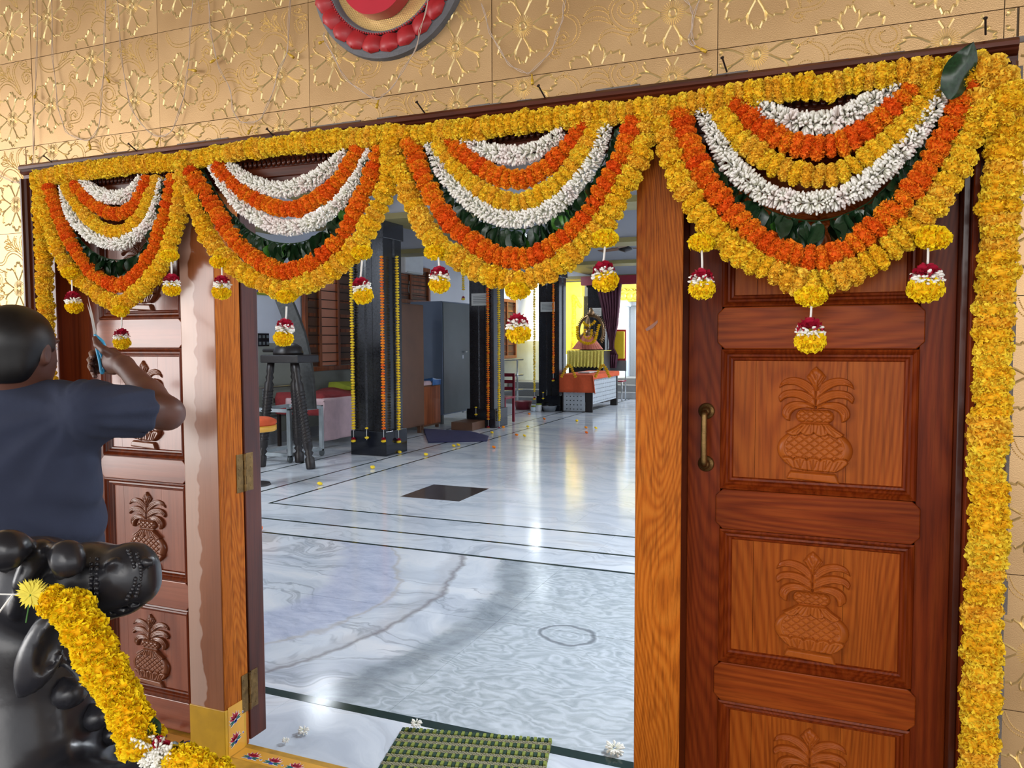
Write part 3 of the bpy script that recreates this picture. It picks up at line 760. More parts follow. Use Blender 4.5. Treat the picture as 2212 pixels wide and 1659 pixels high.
    d = poly(P); hh = rise(d, 1.2, 26)
    for Q in ([(298, 1235), (325, 1360)], [(466, 1235), (480, 1380)], [(633, 1235), (610, 1380)], [(800, 1235), (740, 1385)], [(215, 1250), (280, 1340)], [(190, 1260), (240, 1320)], [(340, 1250), (390, 1350)], [(385, 1230), (390, 1350)], [(430, 1250), (400, 1340)], [(510, 1250), (535, 1370)], [(550, 1230), (550, 1370)], [(595, 1250), (560, 1360)], [(680, 1250), (670, 1370)], [(715, 1230), (690, 1360)], [(755, 1250), (700, 1340)], [(850, 1250), (800, 1360)], [(900, 1250), (830, 1360)]):
        hh = hh-np.where(d > 6, groove(seg(Q), 6, .24), 0)
    H = np.where(d > 0, hh, H)
    d = poly([(268, 1392), (820, 1410), (850, 1460), (874, 1538), (212, 1502), (235, 1430)]); H = np.where(d > 0, rise(d, .9, 28), H)
    keep = H > .01
    Hs = np.clip(H, 0, 2)*.0125
    vid = -np.ones(X.shape, int); vs = []; fs = []
    k2 = keep.copy()
    for a in (-1, 1):
        k2 |= np.roll(keep, a, 0) | np.roll(keep, a, 1)
    q = keep[:-1, :-1] | keep[1:, :-1] | keep[:-1, 1:] | keep[1:, 1:]
    use = np.zeros(X.shape, bool)
    for a, b in ((0, 0), (0, 1), (1, 0), (1, 1)): use[a:q.shape[0]+a, b:q.shape[1]+b] |= q
    vid[use] = np.arange(use.sum())
    vx = (X[use]-560)*.000189; vz = (1540-Y[use])*.00021; vy = np.where(keep[use], -Hs[use], .001)
    V_ = np.stack([vx, vy, vz], 1)
    ii, jj = np.nonzero(q); F = np.stack([vid[ii, jj], vid[ii+1, jj], vid[ii+1, jj+1], vid[ii, jj+1]], 1)
    me = bpy.data.meshes.new('carving'); me.from_pydata(V_.tolist(), [], F.tolist()); me.materials.append(MAT[matname])
    me.polygons.foreach_set('use_smooth', [True]*len(F)); me.update(); return me
CARVE_R = carving('carve'); CARVE_L = CARVE_R.copy(); CARVE_L.materials[0] = MAT['leftcarve']
def loopframe(m, x0, x1, z0, z1, prof):
    n = 0; b = len(m.v)
    for ins, y in prof: m.v += [(x0+ins, y, z0+ins), (x1-ins, y, z0+ins), (x1-ins, y, z1-ins), (x0+ins, y, z1-ins)]
    for i in range(len(prof)-1):
        for k in range(4): m.f.append((b+4*i+k, b+4*i+(k+1) % 4, b+4*i+4+(k+1) % 4, b+4*i+4+k)); m.m.append(0)
    return m
def panel_door(name, X0, X1, P0, P1, rows, yf, mats, cx, carve, zb=.055, zt=1.93):
    mdoor, mpanel, mrail = mats
    r = sroot(name, (X0, yf, zb))
    obj('stile', box(X0, P0, yf, yf+.04, zb, zt), mdoor, r, bevel=.002); obj('stile', box(P1, X1, yf, yf+.04, zb, zt), mdoor, r, bevel=.002)
    zs = [zb]+[z for p in rows for z in p]+[zt]
    for i in range(0, len(zs), 2):
        a, b = zs[i], zs[i+1]; e = .011; c = min(.018, (b-a)*.3)
        x0, x1 = P0-e, P1+e
        poly = [(x0, a+c), (x0+c, a+.001), (x1-c, a+.001), (x1, a+c), (x1, b-c), (x1-c, b-.001), (x0+c, b-.001), (x0, b-c)]
        obj('rail', MB().prism(poly, yf-.007, yf+.029), mrail, r, bevel=.0025)
    for a, b in rows:
        m = loopframe(MB(), P0, P1, a, b, [(0, yf+.004), (0, yf-.004), (.005, yf-.006), (.010, yf-.001), (.013, yf+.004), (.018, yf+.003), (.022, yf+.010), (.027, yf+.011), (.031, yf+.018), (.034, yf+.019)])
        obj('panel_moulding', m, mdoor, r)
        w = P1-P0; cuts = [P0+.02, P0+.02+w*.14, P0+w*.66, P1-.02]
        for u, v in zip(cuts, cuts[1:]): obj('panel_board', box(u+.0004, v-.0004, yf+.016, yf+.03, a+.02, b-.02), mpanel, r)
        h = (b-a-.062)/.322
        put('carving', carve, r, Matrix.Translation((cx, yf+.017, a+.026)) @ Matrix.Diagonal((1, 1.15, h, 1)))
    obj('light_stop_board', box(X0+.02, X1-.02, yf+.031, yf+.039, zb+.02, zt-.02), mdoor, r)  # unseen board added to stop hall light leaking through the seams
    return r
YD = .085
dr = panel_door('door_1', -.3622, .252, -.277, .177, ((.155, .50), (.605, .957), (1.063, 1.424), (1.533, 1.89)), YD, ('door', 'panel', 'rail'), -.050, CARVE_R)
dl = panel_door('door_2', -2.60, -2.0, -2.49, -2.10, ((.165, .50), (.60, .95), (1.035, 1.425), (1.53, 1.89)), YD, ('darkstile', 'leftdoor', 'leftrail'), -2.30, CARVE_L)
obj('worn_stile_face', box(-2.10, -2.021, YD-.002, YD, .06, 1.92), 'leftdoor', dl)
# brass pull handle
h = MB(); ya = YD-.007
za, zb_ = V(1525, 888, ya)[2], V(1525, 1002, ya)[2]; hx = V(1525, 945, ya)[0]
for z in (za, zb_):
    h.lathe([(.021, 0), (.021, .004), (.018, .008), (.013, .009), (.012, .012), (.010, .014), (.008, .03)], seg=24, T=Matrix.Translation((hx, YD, z)) @ Matrix.Rotation(PI/2, 4, 'X'))
h.tube(catmull([(hx, YD-.012, za), (hx, YD-.034, za-.004), (hx, YD-.042, za-.018), (hx, YD-.042, zb_+.018), (hx, YD-.034, zb_+.004), (hx, YD-.012, zb_)], 5), .0078, 12)
obj('handle', h, 'brass', dr, smooth=True)
# opened leaf folded back inside, hinged to the left post
lf = sroot('door_3', (-1.88, .125, .06))
obj('leaf_edge', box(-1.91, -1.872, .1225, .205, .058, 1.925), 'dark', lf, bevel=.004)
obj('leaf_board', box(-2.50, -1.91, .135, .195, .058, 1.925), 'leftdoor', lf, bevel=.003)
for py0, py1 in ((980, 1060), (1458, 1535)):
    z1_, z0_ = XP(527, py0, -1.87)[2], XP(535, py1, -1.87)[2]
    m = MB().box(-1.8715, -1.8685, .080, .112, z0_, z1_).box(-1.8725, -1.8695, .128, .162, z0_, z1_)
    m.tube([(-1.868, .119, z0_), (-1.868, .119, z1_)], .004, 8)
    n = 5
    for i in range(0, n, 1):
        a = z0_+(z1_-z0_)*i/n
        if i % 2 == 0: m.tube([(-1.868, .119, a+.001), (-1.868, .119, a+(z1_-z0_)/n-.001)], .0068, 10)
    for yy in (.090, .150):
        for k in range(4): m.lathe([(.004, 0), (.003, .0012)], seg=8, T=Matrix.Translation((-1.8686 if yy < .12 else -1.8696, yy, z0_+(z1_-z0_)*(k+.5)/4)) @ Matrix.Rotation(PI/2, 4, 'Y'))
    obj('hinge', m, 'brass', lf, bevel=.0008)
# ================================================================ FLOWERS
def with_tip(me, tips):
    a = me.attributes.new('tip', 'FLOAT', 'POINT'); a.data.foreach_set('value', tips); return me
def marigold_mesh(seed, mat, n=230, thick=.5, cheap=False):
    r = random.Random(seed); m = MB(); tips = []
    seg, rings = (10, 5) if cheap else (12, 6)
    for i in range(rings+1):
        ph = PI*i/rings-PI/2
        for k in range(seg):
            th = 2*PI*k/seg; q = .84+r.uniform(-.04, .04)
            if cheap: q += r.uniform(-.12, .16)
            m.v.append((q*math.cos(ph)*math.cos(th), q*math.cos(ph)*math.sin(th), q*thick*math.sin(ph))); tips.append(.8 if cheap else .25)
    for i in range(rings):
        for k in range(seg): m.f.append((i*seg+k, i*seg+(k+1) % seg, (i+1)*seg+(k+1) % seg, (i+1)*seg+k)); m.m.append(0)
    if not cheap:
        for i in range(n):
            z = 1-2*(i+.5)/n; th = i*2.39996+r.uniform(-.25, .25); z += r.uniform(-.05, .05); z = max(-.98, min(.98, z)); rr = math.sqrt(1-z*z)
            nrm = Vector((rr*math.cos(th), rr*math.sin(th), z)); base = Vector((nrm.x*.80, nrm.y*.80, nrm.z*.80*thick))
            out = Vector((nrm.x, nrm.y, nrm.z/thick*.55)).normalized()
            t1 = out.cross(Vector((r.uniform(-1, 1), r.uniform(-1, 1), r.uniform(-1, 1)))).normalized(); t2 = out.cross(t1)
            Lh = r.uniform(.14, .27); wd = r.uniform(.085, .15); curl = r.uniform(-.08, .10)
            b = len(m.v); cols_ = 4
            for row_, (h, wf_, c) in enumerate(((0, .55, 0), (.6, .95, curl*.4), (1, 1.1, curl))):
                for k in range(cols_):
                    u = (k/(cols_-1)-.5)*2
                    ruf = (r.uniform(-.07, .07)+(.055 if k % 2 else -.055))*row_/2
                    p = base+out*(Lh*h+(r.uniform(-.05, .05) if row_ == 2 else 0)-abs(u)*.05*h)+t1*(u*wd*wf_)+t2*(c+ruf+.10*u*u*h)
                    m.v.append(tuple(p)); tips.append((.3, .85, 1.0)[row_])
            for a in (0, 1):
                for k in range(cols_-1): m.f.append((b+a*cols_+k, b+a*cols_+k+1, b+(a+1)*cols_+k+1, b+(a+1)*cols_+k)); m.m.append(0)
    me = m.mesh('marigold', mat, True); return with_tip(me, tips)
MG = {k: [marigold_mesh(11*i+j, k) for i in range(5)] for j, k in enumerate(('my', 'my2', 'mo', 'ml'))}
MGC = {k: [marigold_mesh(100+i, k, cheap=True, thick=.6) for i in range(3)] for k in ('my', 'mo', 'my2')}
def tuberose_mesh(seed, mat, n=40, spread=.55):
    """a ring of slim buds threaded through the stem, flaring outward"""
    r = random.Random(seed); m = MB(); tips = []
    for i in range(n):
        th = 2*PI*i/n*2+r.uniform(-.15, .15); el = r.uniform(-spread, spread)
        d = Vector((math.cos(th)*math.cos(el), math.sin(th)*math.cos(el), math.sin(el))); d.normalize()
        a = d.cross(Vector((0, 0, 1))).normalized(); b = d.cross(a); L = r.uniform(.85, 1.08); wd = r.uniform(.085, .125); o = len(m.v)
        bend = a*r.uniform(-.18, .18)+b*r.uniform(-.15, .15)
        for (h, w_) in ((.25, .35), (.6, .9), (.85, 1.25), (1.0, .75)):
            for k in range(5):
                t = 2*PI*k/5+h; m.v.append(tuple(d*L*h+bend*h*h+a*(wd*w_*math.cos(t))+b*(wd*w_*math.sin(t)))); tips.append(min(1, h*1.4))
        for q in range(3):
            for k in range(5): m.f.append((o+q*5+k, o+q*5+(k+1) % 5, o+(q+1)*5+(k+1) % 5, o+(q+1)*5+k)); m.m.append(0)
        m.f.append(tuple(o+15+k for k in range(5))); m.m.append(0)
    return with_tip(m.mesh('tuberose', mat, True), tips)
TR = [tuberose_mesh(i, 'mw') for i in range(4)]+[tuberose_mesh(9, 'mwp')]
def leaf_mesh(seed, mat='leaf'):
    """mango leaf folded along its midrib and curled, hanging along -z from the origin"""
    r = random.Random(seed); m = MB(); n = 8; fold = r.uniform(.15, .75); curl = r.uniform(-.5, .9); tw = r.uniform(-.5, .5); wav = r.uniform(.04, .12)
    for i in range(n+1):
        t = i/n; w_ = .27*(math.sin(PI*t**.75)**.8 if 0 < t < 1 else .0)+.012
        cz, cy = -t, curl*t*t*.35; a = tw*t
        for k, u in enumerate((-1, -.5, 0, .5, 1)):
            x = u*w_; y = cy+abs(u)*w_*fold+wav*math.sin(9*t+u*2)*abs(u)
            m.v.append((x*math.cos(a)-y*math.sin(a), x*math.sin(a)+y*math.cos(a), cz))
    for i in range(n):
        for k in range(4): m.f.append((i*5+k, i*5+k+1, i*5+k+6, i*5+k+5)); m.m.append(0)
    return m.mesh('leaf', mat, True)
LF = [leaf_mesh(i) for i in range(8)]+[leaf_mesh(20, 'leaflight')]
YG = -.062                                   # plane in which the door garlands hang
def strand(name, label, px, kind, rad, step, y=YG, group=None, taper=None, cat='garland', world=None, jit=.18):
    P = world if world is not None else [V(a, b, y) for a, b in px]
    S, L = resample(np.array(catmull(P, 8)), step)
    root = thing(name, label, cat, S[0], group)
    stem = obj('string', MB().tube(S, .0016, 5), 'leaf' if kind == 'l' else 'thread', root)
    T = np.gradient(S, axis=0); n = len(S); r = rnd
    for i, (p, t) in enumerate(zip(S, T)):
        f = i/(n-1); rr = rad(f) if callable(rad) else rad
        t = Vector(t).normalized(); t = (t+Vector((r.uniform(-jit, jit), r.uniform(-jit, jit), r.uniform(-jit, jit)))).normalized()
        if kind[0] == 'm':
            k = kind
            if k == 'my' and r.random() < .3: k = 'my2'
            s = rr*r.uniform(.9, 1.1); q = Vector(p)+Vector((r.uniform(-1, 1), r.uniform(-1, 1), r.uniform(-1, 1)))*rr*.07
            put('marigold', r.choice(MG[k]), root, frame(t, r.uniform(0, 6.28), q, s, s*r.uniform(.85, 1.1)))
        elif kind == 'w':
            s = rr*r.uniform(.92, 1.08); me = TR[4] if r.random() < .15 else TR[r.randrange(4)]
            put('tuberose', me, root, frame(t, r.uniform(0, 6.28), p, s, s*.9))
        elif kind == 'l':
            for q in range(3):
                tt = np.array(T[i]); tt /= np.linalg.norm(tt)+1e-9
                side = np.array([-tt[2], 0, tt[0]]);
                if side[2] > 0: side = -side                       # outward (downward) side of the swag
                dz = Vector(side)*.75+Vector((r.uniform(-.45, .45), r.uniform(-.55, .25), -.55+r.uniform(-.2, .2)))
                dz.normalize(); M = frame(-dz, r.uniform(0, 6.28), Vector(p)+Vector((0, r.uniform(-.004, .008), 0)), rr*r.uniform(.85, 1.2))
                put('leaf', LF[r.randrange(8)] if r.random() > .03 else LF[8], root, M)
    return root
def D(px_r): return px_r        # radii below are already metres
# string across the head of the frame
strand('marigold_garland', 'long yellow marigold string laid across the whole head of the door frame',
       [(82, 388), (160, 373), (260, 360), (330, 353), (412, 347), (480, 333), (550, 322), (640, 310), (700, 305), (780, 298), (850, 291), (900, 295), (950, 285), (1030, 280), (1100, 268), (1180, 258), (1250, 250), (1330, 246), (1400, 238), (1475, 227), (1559, 211), (1658, 197), (1720, 186), (1780, 190), (1817, 178), (1897, 166), (1960, 155), (2020, 154), (2080, 150), (2120, 135)],
       'my', .0305, .0215, group=None)
strand('marigold_garland', 'thin yellow marigold string hanging down the frame beside the head of the person',
       [(88, 405), (90, 460), (93, 540), (97, 640), (103, 720), (110, 790), (116, 832)], 'my', lambda f: .030-.014*max(0, (f-.62)/.38), .0215, y=-.045)
strand('marigold_garland', 'thick yellow marigold string hanging down the frame beside the door with the brass handle',
       [(2166, 195), (2174, 300), (2160, 420), (2158, 520), (2150, 640), (2144, 780), (2142, 880), (2132, 1000), (2136, 1120), (2124, 1290), (2122, 1420), (2116, 1560), (2112, 1680)], 'my', .0405, .027, y=-.05)
strand('marigold_garland', 'clump of yellow marigolds bunched at the frame corner above the brass-handled door',
       [(2060, 165), (2100, 160), (2138, 150), (2160, 175), (2178, 215), (2150, 260), (2120, 240)], 'my', .036, .024, y=-.075)
SW = {}
SW['over the carved door beside the person'] = dict(
  yo=[(92, 405), (98, 440), (105, 469), (128, 541), (155, 590), (196, 622), (228, 645), (259, 658), (283, 643), (319, 612), (347, 573), (367, 529), (381, 487), (390, 445), (393, 410), (396, 370)],
  or_=[(106, 405), (121, 445), (136, 487), (157, 529), (181, 567), (213, 598), (252, 617), (286, 603), (316, 567), (338, 523), (353, 481), (364, 436), (375, 385)],
  gr=[(122, 415), (134, 450), (157, 495), (187, 532), (217, 553), (254, 562), (292, 553), (319, 525), (337, 480), (346, 440), (358, 390)],
  wo=[(136, 405), (151, 457), (178, 493), (211, 517), (254, 527), (289, 513), (319, 487), (335, 455), (345, 420), (352, 390)],
  yi=[(147, 405), (169, 444), (193, 472), (223, 494), (257, 501), (292, 484), (314, 451), (330, 418), (341, 388)],
  oi=[(165, 400), (193, 433), (223, 455), (254, 463), (284, 451), (304, 425), (320, 388)],
  wi=[(180, 393), (211, 416), (241, 427), (265, 424), (289, 410), (306, 385)])
SW['over the hinge side of the open doorway'] = dict(
  yo=[(399, 360), (404, 390), (413, 417), (431, 465), (452, 513), (479, 552), (516, 583), (555, 604), (591, 622), (618, 628), (651, 616), (697, 598), (736, 567), (772, 531), (793, 495), (811, 459), (832, 417), (842, 375), (845, 325)],
  or_=[(413, 372), (440, 413), (464, 450), (486, 488), (513, 522), (543, 551), (579, 576), (621, 587), (666, 573), (706, 547), (739, 511), (763, 466), (784, 421), (802, 381), (822, 325)],
  gr=[(438, 365), (461, 405), (483, 441), (510, 471), (537, 497), (576, 518), (615, 526), (657, 522), (697, 500), (727, 470), (751, 436), (772, 398), (793, 345)],
  wo=[(458, 362), (489, 405), (516, 438), (549, 465), (591, 487), (636, 491), (681, 477), (721, 450), (754, 413), (778, 375), (800, 330)],
  oi=[(474, 362), (507, 399), (540, 425), (585, 445), (630, 453), (675, 436), (718, 405), (748, 370), (774, 325)],
  wi=[(497, 360), (537, 390), (579, 406), (621, 408), (666, 394), (706, 367), (748, 330)])
SW['over the middle of the open doorway'] = dict(
  yo=[(850, 310), (855, 340), (869, 370), (889, 435), (912, 481), (947, 526), (986, 556), (1035, 585), (1087, 601), (1120, 610), (1159, 597), (1205, 573), (1250, 537), (1286, 504), (1315, 465), (1338, 422), (1361, 380), (1384, 338), (1396, 285), (1400, 255)],
  or_=[(886, 310), (908, 370), (928, 409), (951, 450), (980, 488), (1022, 521), (1068, 549), (1123, 560), (1166, 547), (1208, 521), (1247, 491), (1279, 452), (1305, 408), (1332, 364), (1353, 315), (1370, 262)],
  gr=[(915, 315), (934, 360), (957, 398), (983, 430), (1016, 458), (1055, 484), (1100, 495), (1149, 492), (1192, 470), (1231, 440), (1266, 405), (1292, 368), (1312, 332), (1330, 280)],
  wo=[(928, 315), (951, 365), (980, 399), (1019, 435), (1061, 463), (1117, 474), (1166, 464), (1208, 438), (1240, 406), (1270, 367), (1292, 328), (1308, 275)],
  yi=[(947, 312), (980, 358), (1016, 393), (1055, 421), (1110, 438), (1159, 425), (1205, 399), (1237, 360), (1266, 321), (1288, 272)],
  oi=[(972, 308), (1013, 341), (1048, 367), (1091, 386), (1133, 386), (1172, 368), (1205, 341), (1236, 310), (1260, 275)],
  wi=[(1005, 305), (1048, 325), (1087, 334), (1126, 334), (1166, 321), (1212, 288)])
SW['over the carved door with the brass handle'] = dict(
  yo=[(1425, 245), (1436, 279), (1452, 331), (1472, 390), (1499, 438), (1531, 482), (1567, 522), (1611, 554), (1667, 585), (1718, 605), (1750, 615), (1798, 603), (1850, 582), (1909, 546), (1957, 508), (2005, 458), (2041, 406), (2072, 355), (2092, 303), (2108, 255), (2112, 215)],
  or_=[(1466, 245), (1491, 323), (1519, 375), (1551, 426), (1595, 472), (1647, 518), (1698, 546), (1758, 560), (1818, 543), (1873, 504), (1925, 458), (1969, 410), (2009, 355), (2041, 299), (2068, 247), (2090, 190)],
  gr=[(1494, 250), (1517, 312), (1549, 360), (1588, 402), (1637, 440), (1690, 466), (1758, 478), (1818, 466), (1873, 440), (1917, 402), (1957, 352), (1993, 300), (2022, 250), (2046, 205), (2070, 165)],
  wo=[(1515, 240), (1551, 307), (1579, 355), (1619, 394), (1667, 424), (1746, 438), (1818, 426), (1873, 394), (1929, 347), (1969, 303), (2005, 256), (2034, 200), (2048, 180)],
  yi=[(1550, 232), (1587, 287), (1627, 323), (1674, 357), (1738, 377), (1798, 377), (1858, 350), (1909, 311), (1957, 267), (1995, 219), (2018, 180)],
  oi=[(1592, 228), (1643, 275), (1690, 303), (1746, 318), (1810, 314), (1865, 283), (1921, 243), (1968, 195)],
  wi=[(1625, 222), (1682, 253), (1746, 268), (1810, 258), (1869, 227), (1940, 190)])
NM = dict(yo='outermost yellow marigold strand', or_='broad orange marigold strand', gr='strand of dark green leaves', wo='lower white tuberose strand', yi='inner yellow marigold strand', oi='inner orange marigold strand', wi='topmost white tuberose strand')
KD = dict(yo='my', or_='mo', gr='l', wo='w', yi='my', oi='mo', wi='w')
RR = dict(yo=.031, or_=.0275, gr=.064, wo=.0255, yi=.0265, oi=.0265, wi=.0275)
ST = dict(yo=.0265, or_=.0235, gr=.0235, wo=.0150, yi=.0225, oi=.0225, wi=.0150)
YY = dict(yo=-.066, or_=-.067, gr=-.050, wo=-.060, yi=-.058, oi=-.056, wi=-.052)
TAP = {'wo': lambda r: (lambda f: r*(.62+.38*min(1, f*5, (1-f)*2.2+.3))), 'wi': lambda r: (lambda f: r*(.7+.3*math.sin(PI*min(1, max(0, f)))))}
for w_i, (where, S_) in enumerate(SW.items()):
    for k, px in S_.items():
        rr = RR[k]*(1.0, 1.0, 1.02, 1.10)[w_i]*(.92 if w_i == 0 and k != 'gr' else 1)
        nm = {'gr': 'leaf_garland', 'wo': 'tuberose_garland', 'wi': 'tuberose_garland'}.get(k, 'marigold_garland')
        strand(nm, NM[k]+' of the swag '+where, px, KD[k], TAP[k](rr) if k in TAP else rr, ST[k]*(rr/RR[k]), y=YY[k], group='swag '+where)
# single leaf sticking up through the corner
lv = put('leaf', LF[8], None, frame(-Vector((.35, -.2, .9)), .6, V(2052, 215, -.11), .115)); lv.data = leaf_mesh(33, 'leaf'); tag(lv, 'single dark leaf sticking up through the marigolds at the frame corner', 'leaf')
# ---- hanging tassels
def rose_mesh(seed, mat='rose'):
    """overlapping cupped petals around a tight heart"""
    r = random.Random(seed); m = MB()
    for lay, (n, R_, h, op) in enumerate(((3, .42, 1.0, .05), (5, .70, .92, .25), (6, .95, .72, .5), (7, 1.05, .45, .8))):
        for i in range(n):
            a0 = 2*PI*i/n+lay*.7+r.uniform(-.2, .2); wd = 2*PI/n*.78; b = len(m.v); ns, nu = 5, 6
            for j in range(ns):
                t = j/(ns-1)
                for k in range(nu):
                    u = -1+2*k/(nu-1); rnd_ = math.sqrt(max(0, 1-(abs(u)**2.5)*t*t))
                    a = a0+u*wd*(.55+.45*t); rad = R_*(.3+.7*t**(.7+op*.3))*(1-.06*(1-abs(u)))+r.uniform(-.03, .03)*t
                    z = h*t**.9*rnd_-(op*.35*t*t)-.12+r.uniform(-.03, .03)*t
                    if j == ns-1: rad += .07*op; z -= .04
                    m.v.append((rad*math.cos(a), rad*math.sin(a), z))
            for j in range(ns-1):
                for k in range(nu-1): m.f.append((b+j*nu+k, b+j*nu+k+1, b+(j+1)*nu+k+1, b+(j+1)*nu+k)); m.m.append(0)
    return m.mesh('rose', mat, True)
RO = [rose_mesh(i) for i in range(4)]
def tassel(label, top, rose, bud, yel, R_=.029, y=-.10, ty=None, knot=None, tilt=0.0, group='flower tassels under the swags'):
    a, b = V(*top, y), V(*rose, y); c, d = V(*bud, y), V(*yel, y)
    t = thing('flower_tassel', label, 'tassel', a, group)
    obj('thread', MB().tube([a, (a+b)/2+np.array([.0005, 0, 0]), b], .0027, 6), 'thread', t, smooth=True)
    ax = Vector(b-d).normalized(); r = rnd
    put('rose', RO[r.randrange(4)], t, frame(ax, r.uniform(0, 6), b-np.array(ax)*R_*.25, R_*.82, R_*.8))
    put('tuberose', TR[r.randrange(4)], t, frame(ax, r.uniform(0, 6), c, R_*.98, R_*.75))
    put('tuberose', TR[r.randrange(4)], t, frame(ax, r.uniform(0, 6), c-np.array(ax)*R_*.2, R_*.9, R_*.6))
    put('marigold', MG['ml'][r.randrange(5)], t, frame(ax, r.uniform(0, 6), d+np.array(ax)*R_*.05, R_*1.02, R_*1.35))
    if knot is not None: put('marigold', MG['ml'][r.randrange(5)], t, frame((.1, -.2, 1), r.uniform(0, 6), V(*knot, y+.012), R_*1.05, R_*1.2))
    return t
T_ = [("beside the person's head, nearest the frame", (155, 605), (156, 636), (159, 650), (161, 664), (153, 590), .028),
      ('drooping sideways below the tip of the swag above the scissors', (263, 685), (262, 716), (262, 728), (264, 741), (260, 672), .027),
      ('under the near edge of the swag beside the person, against the hinge post', (370, 566), (371, 598), (371, 612), (371, 626), (367, 552), .027),
      ('against the hinge post, under the outer yellow strand', (479, 578), (480, 602), (480, 614), (478, 632), (474, 566), .028),
      ('in front of the black curved beam, below the swag tip', (619, 662), (617, 696), (616, 708), (612, 732), (618, 640), .029),
      ('in front of the nearest black pillar', (782, 562), (778, 608), (781, 622), (785, 640), (782, 545), .029),
      ('in front of the grey steel cupboard', (947, 556), (949, 584), (950, 598), (949, 616), (940, 545), .029),
      ('below the swag tip in the middle of the doorway', (1117, 648), (1117, 687), (1117, 702), (1120, 722), (1118, 628), .032),
      ('in front of the purple curtain beside the bare wooden post', (1307, 533), (1302, 575), (1303, 592), (1309, 609), (1307, 515), .032),
      ('beside the bare wooden post, above the brass handle', (1516, 541), (1517, 590), (1516, 606), (1516, 625), (1515, 524), .031),
      ('below the swag tip on the carved door with the brass handle', (1753, 655), (1750, 698), (1750, 714), (1750, 738), (1752, 640), .034),
      ('nearest the thick marigold string of the carved door with the brass handle', (2005, 536), (2003, 583), (2001, 601), (1999, 626), (2015, 514), .036)]
for L_, a, b, c, d, k, R_ in T_: tassel('flower tassel '+L_, a, b, c, d, R_, knot=k)
# ---- fairy-light wires on the gold wall
def wire(label, px, leds, y=-.012):
    P = catmull([V(a, b, y+.004*math.sin(i*2)) for i, (a, b) in enumerate(px)], 8)
    m = MB().tube(P, .0011, 5)
    P2 = [p+np.array([.004*math.sin(i*.55), -.002, .004*math.cos(i*.55)]) for i, p in enumerate(P)]; m.tube(P2, .0009, 5)
    t = obj('light_wire', m, 'wire', smooth=True); tag(t, label, 'wire', 'fairy light wires on the gold wall')
    for a, b, dx, dy in leds:
        q = V(a, b, y); e = V(a+dx, b+dy, y-.008); mm = MB().tube([q, e], .0022, 6); mm.tube([q*.45+e*.55, e], .0042, 8)
        obj('bulb', mm, 'led', t, smooth=True)
wire('clear light wire looping down the gold tiles nearest the frame corner above the person', [(80, 0), (80, 130), (75, 210), (72, 330), (66, 380), (40, 393), (10, 385), (-20, 360)], [(78, 200, -4, 12), (70, 335, -6, 10)])
wire('clear light wire looping low onto the frame head above the person', [(112, 0), (114, 110), (122, 200), (130, 250), (150, 290), (190, 302), (212, 275), (222, 190), (226, 100), (228, 0)], [(192, 302, 3, 20), (228, 165, 8, 12)])
wire('clear light wire with its loop over the second gold tile', [(254, 0), (262, 110), (275, 200), (300, 262), (345, 295), (375, 275), (395, 215), (405, 160), (411, 80), (416, 0)], [(345, 297, -7, 16), (407, 150, 16, 3)])
wire('clear light wire hanging between the gold tiles left of the red medallion', [(450, 0), (455, 60), (468, 130), (495, 190), (505, 240), (520, 262), (555, 262), (580, 225), (600, 160), (620, 110), (628, 0)], [(472, 125, -18, 10), (545, 272, -10, 18), (618, 112, 16, 12)])
wire('clear light wire crossing the red medallion', [(925, 0), (910, 60), (895, 110), (860, 170), (830, 205), (812, 212), (770, 190), (735, 150), (705, 90), (700, 70)], [(818, 215, -5, 18), (702, 88, -14, 6)], y=-.058)
wire('thin clear light wire looping right of the red medallion', [(1040, 10), (1060, 70), (1090, 125), (1125, 155), (1155, 150), (1195, 100), (1212, 50), (1222, 0)], [(1149, 160, 1, 22)])
wire('thin clear light wire above the bare wooden post', [(1478, 0), (1495, 20), (1494, 60), (1500, 98), (1490, 85), (1496, 50), (1510, 0)], [(1500, 98, 26, 14)])
# ---- medallion above the door: grey rim, red petals, gold dish with a raised red sign
MC = np.array([-1.2, 0, 2.503]); md = thing('medallion', 'round red-petalled medallion with a raised red curved sign on a gold dish', 'medallion', MC)
RX = Matrix.Translation(Vector(MC)) @ Matrix.Rotation(PI/2, 4, 'X')
obj('rim', MB().lathe([(.252, .0), (.250, .022), (.240, .03), (.19, .028), (.18, .004), (.02, .004)], seg=72, T=RX), 'greyrim', md, smooth=False)
for i in range(24):
    a = 2*PI*i/24+.06; m = MB(); c, s_ = math.cos(a), math.sin(a)
    n = 7; b = 0
    for j in range(n+1):
        t = j/n; r_ = .190+.050*t; hw = .0268*(1+.16*t)*(1 if t < .72 else math.sqrt(max(0, 1-((t-.72)/.28)**2))); z = .036+.010*math.sin(PI*t*.9)+.002*t
        for k, u in enumerate((-1, -.6, 0, .6, 1)):
            q = r_; w2 = u*hw; zz = z-(.010 if abs(u) == 1 else 0)+(.004 if u == 0 else 0)
            m.v.append(tuple(RX @ Vector((q*c-w2*s_, q*s_+w2*c, zz))))
    for j in range(n):
        for k in range(4): m.f.append((j*5+k, j*5+k+1, j*5+k+6, j*5+k+5)); m.m.append(0)
    obj('petal', m, 'red', md, smooth=True)
mb = MB()
for i in range(140):
    a = 2*PI*i/140; mb.lathe([(.0034, 0), (.003, .003), (.001, .0045)], seg=6, T=RX @ Matrix.Translation((.188*math.cos(a), .188*math.sin(a), .038)))
tag(obj('bead_ring', mb, 'red', md, smooth=True), kind='stuff')
mb = MB().lathe([(.188, .030), (.188, .039), (.182, .039), (.177, .022), (.174, .02)], seg=64, T=RX, cap=False); obj('inner_rim', mb, 'greyrim', md, smooth=True)
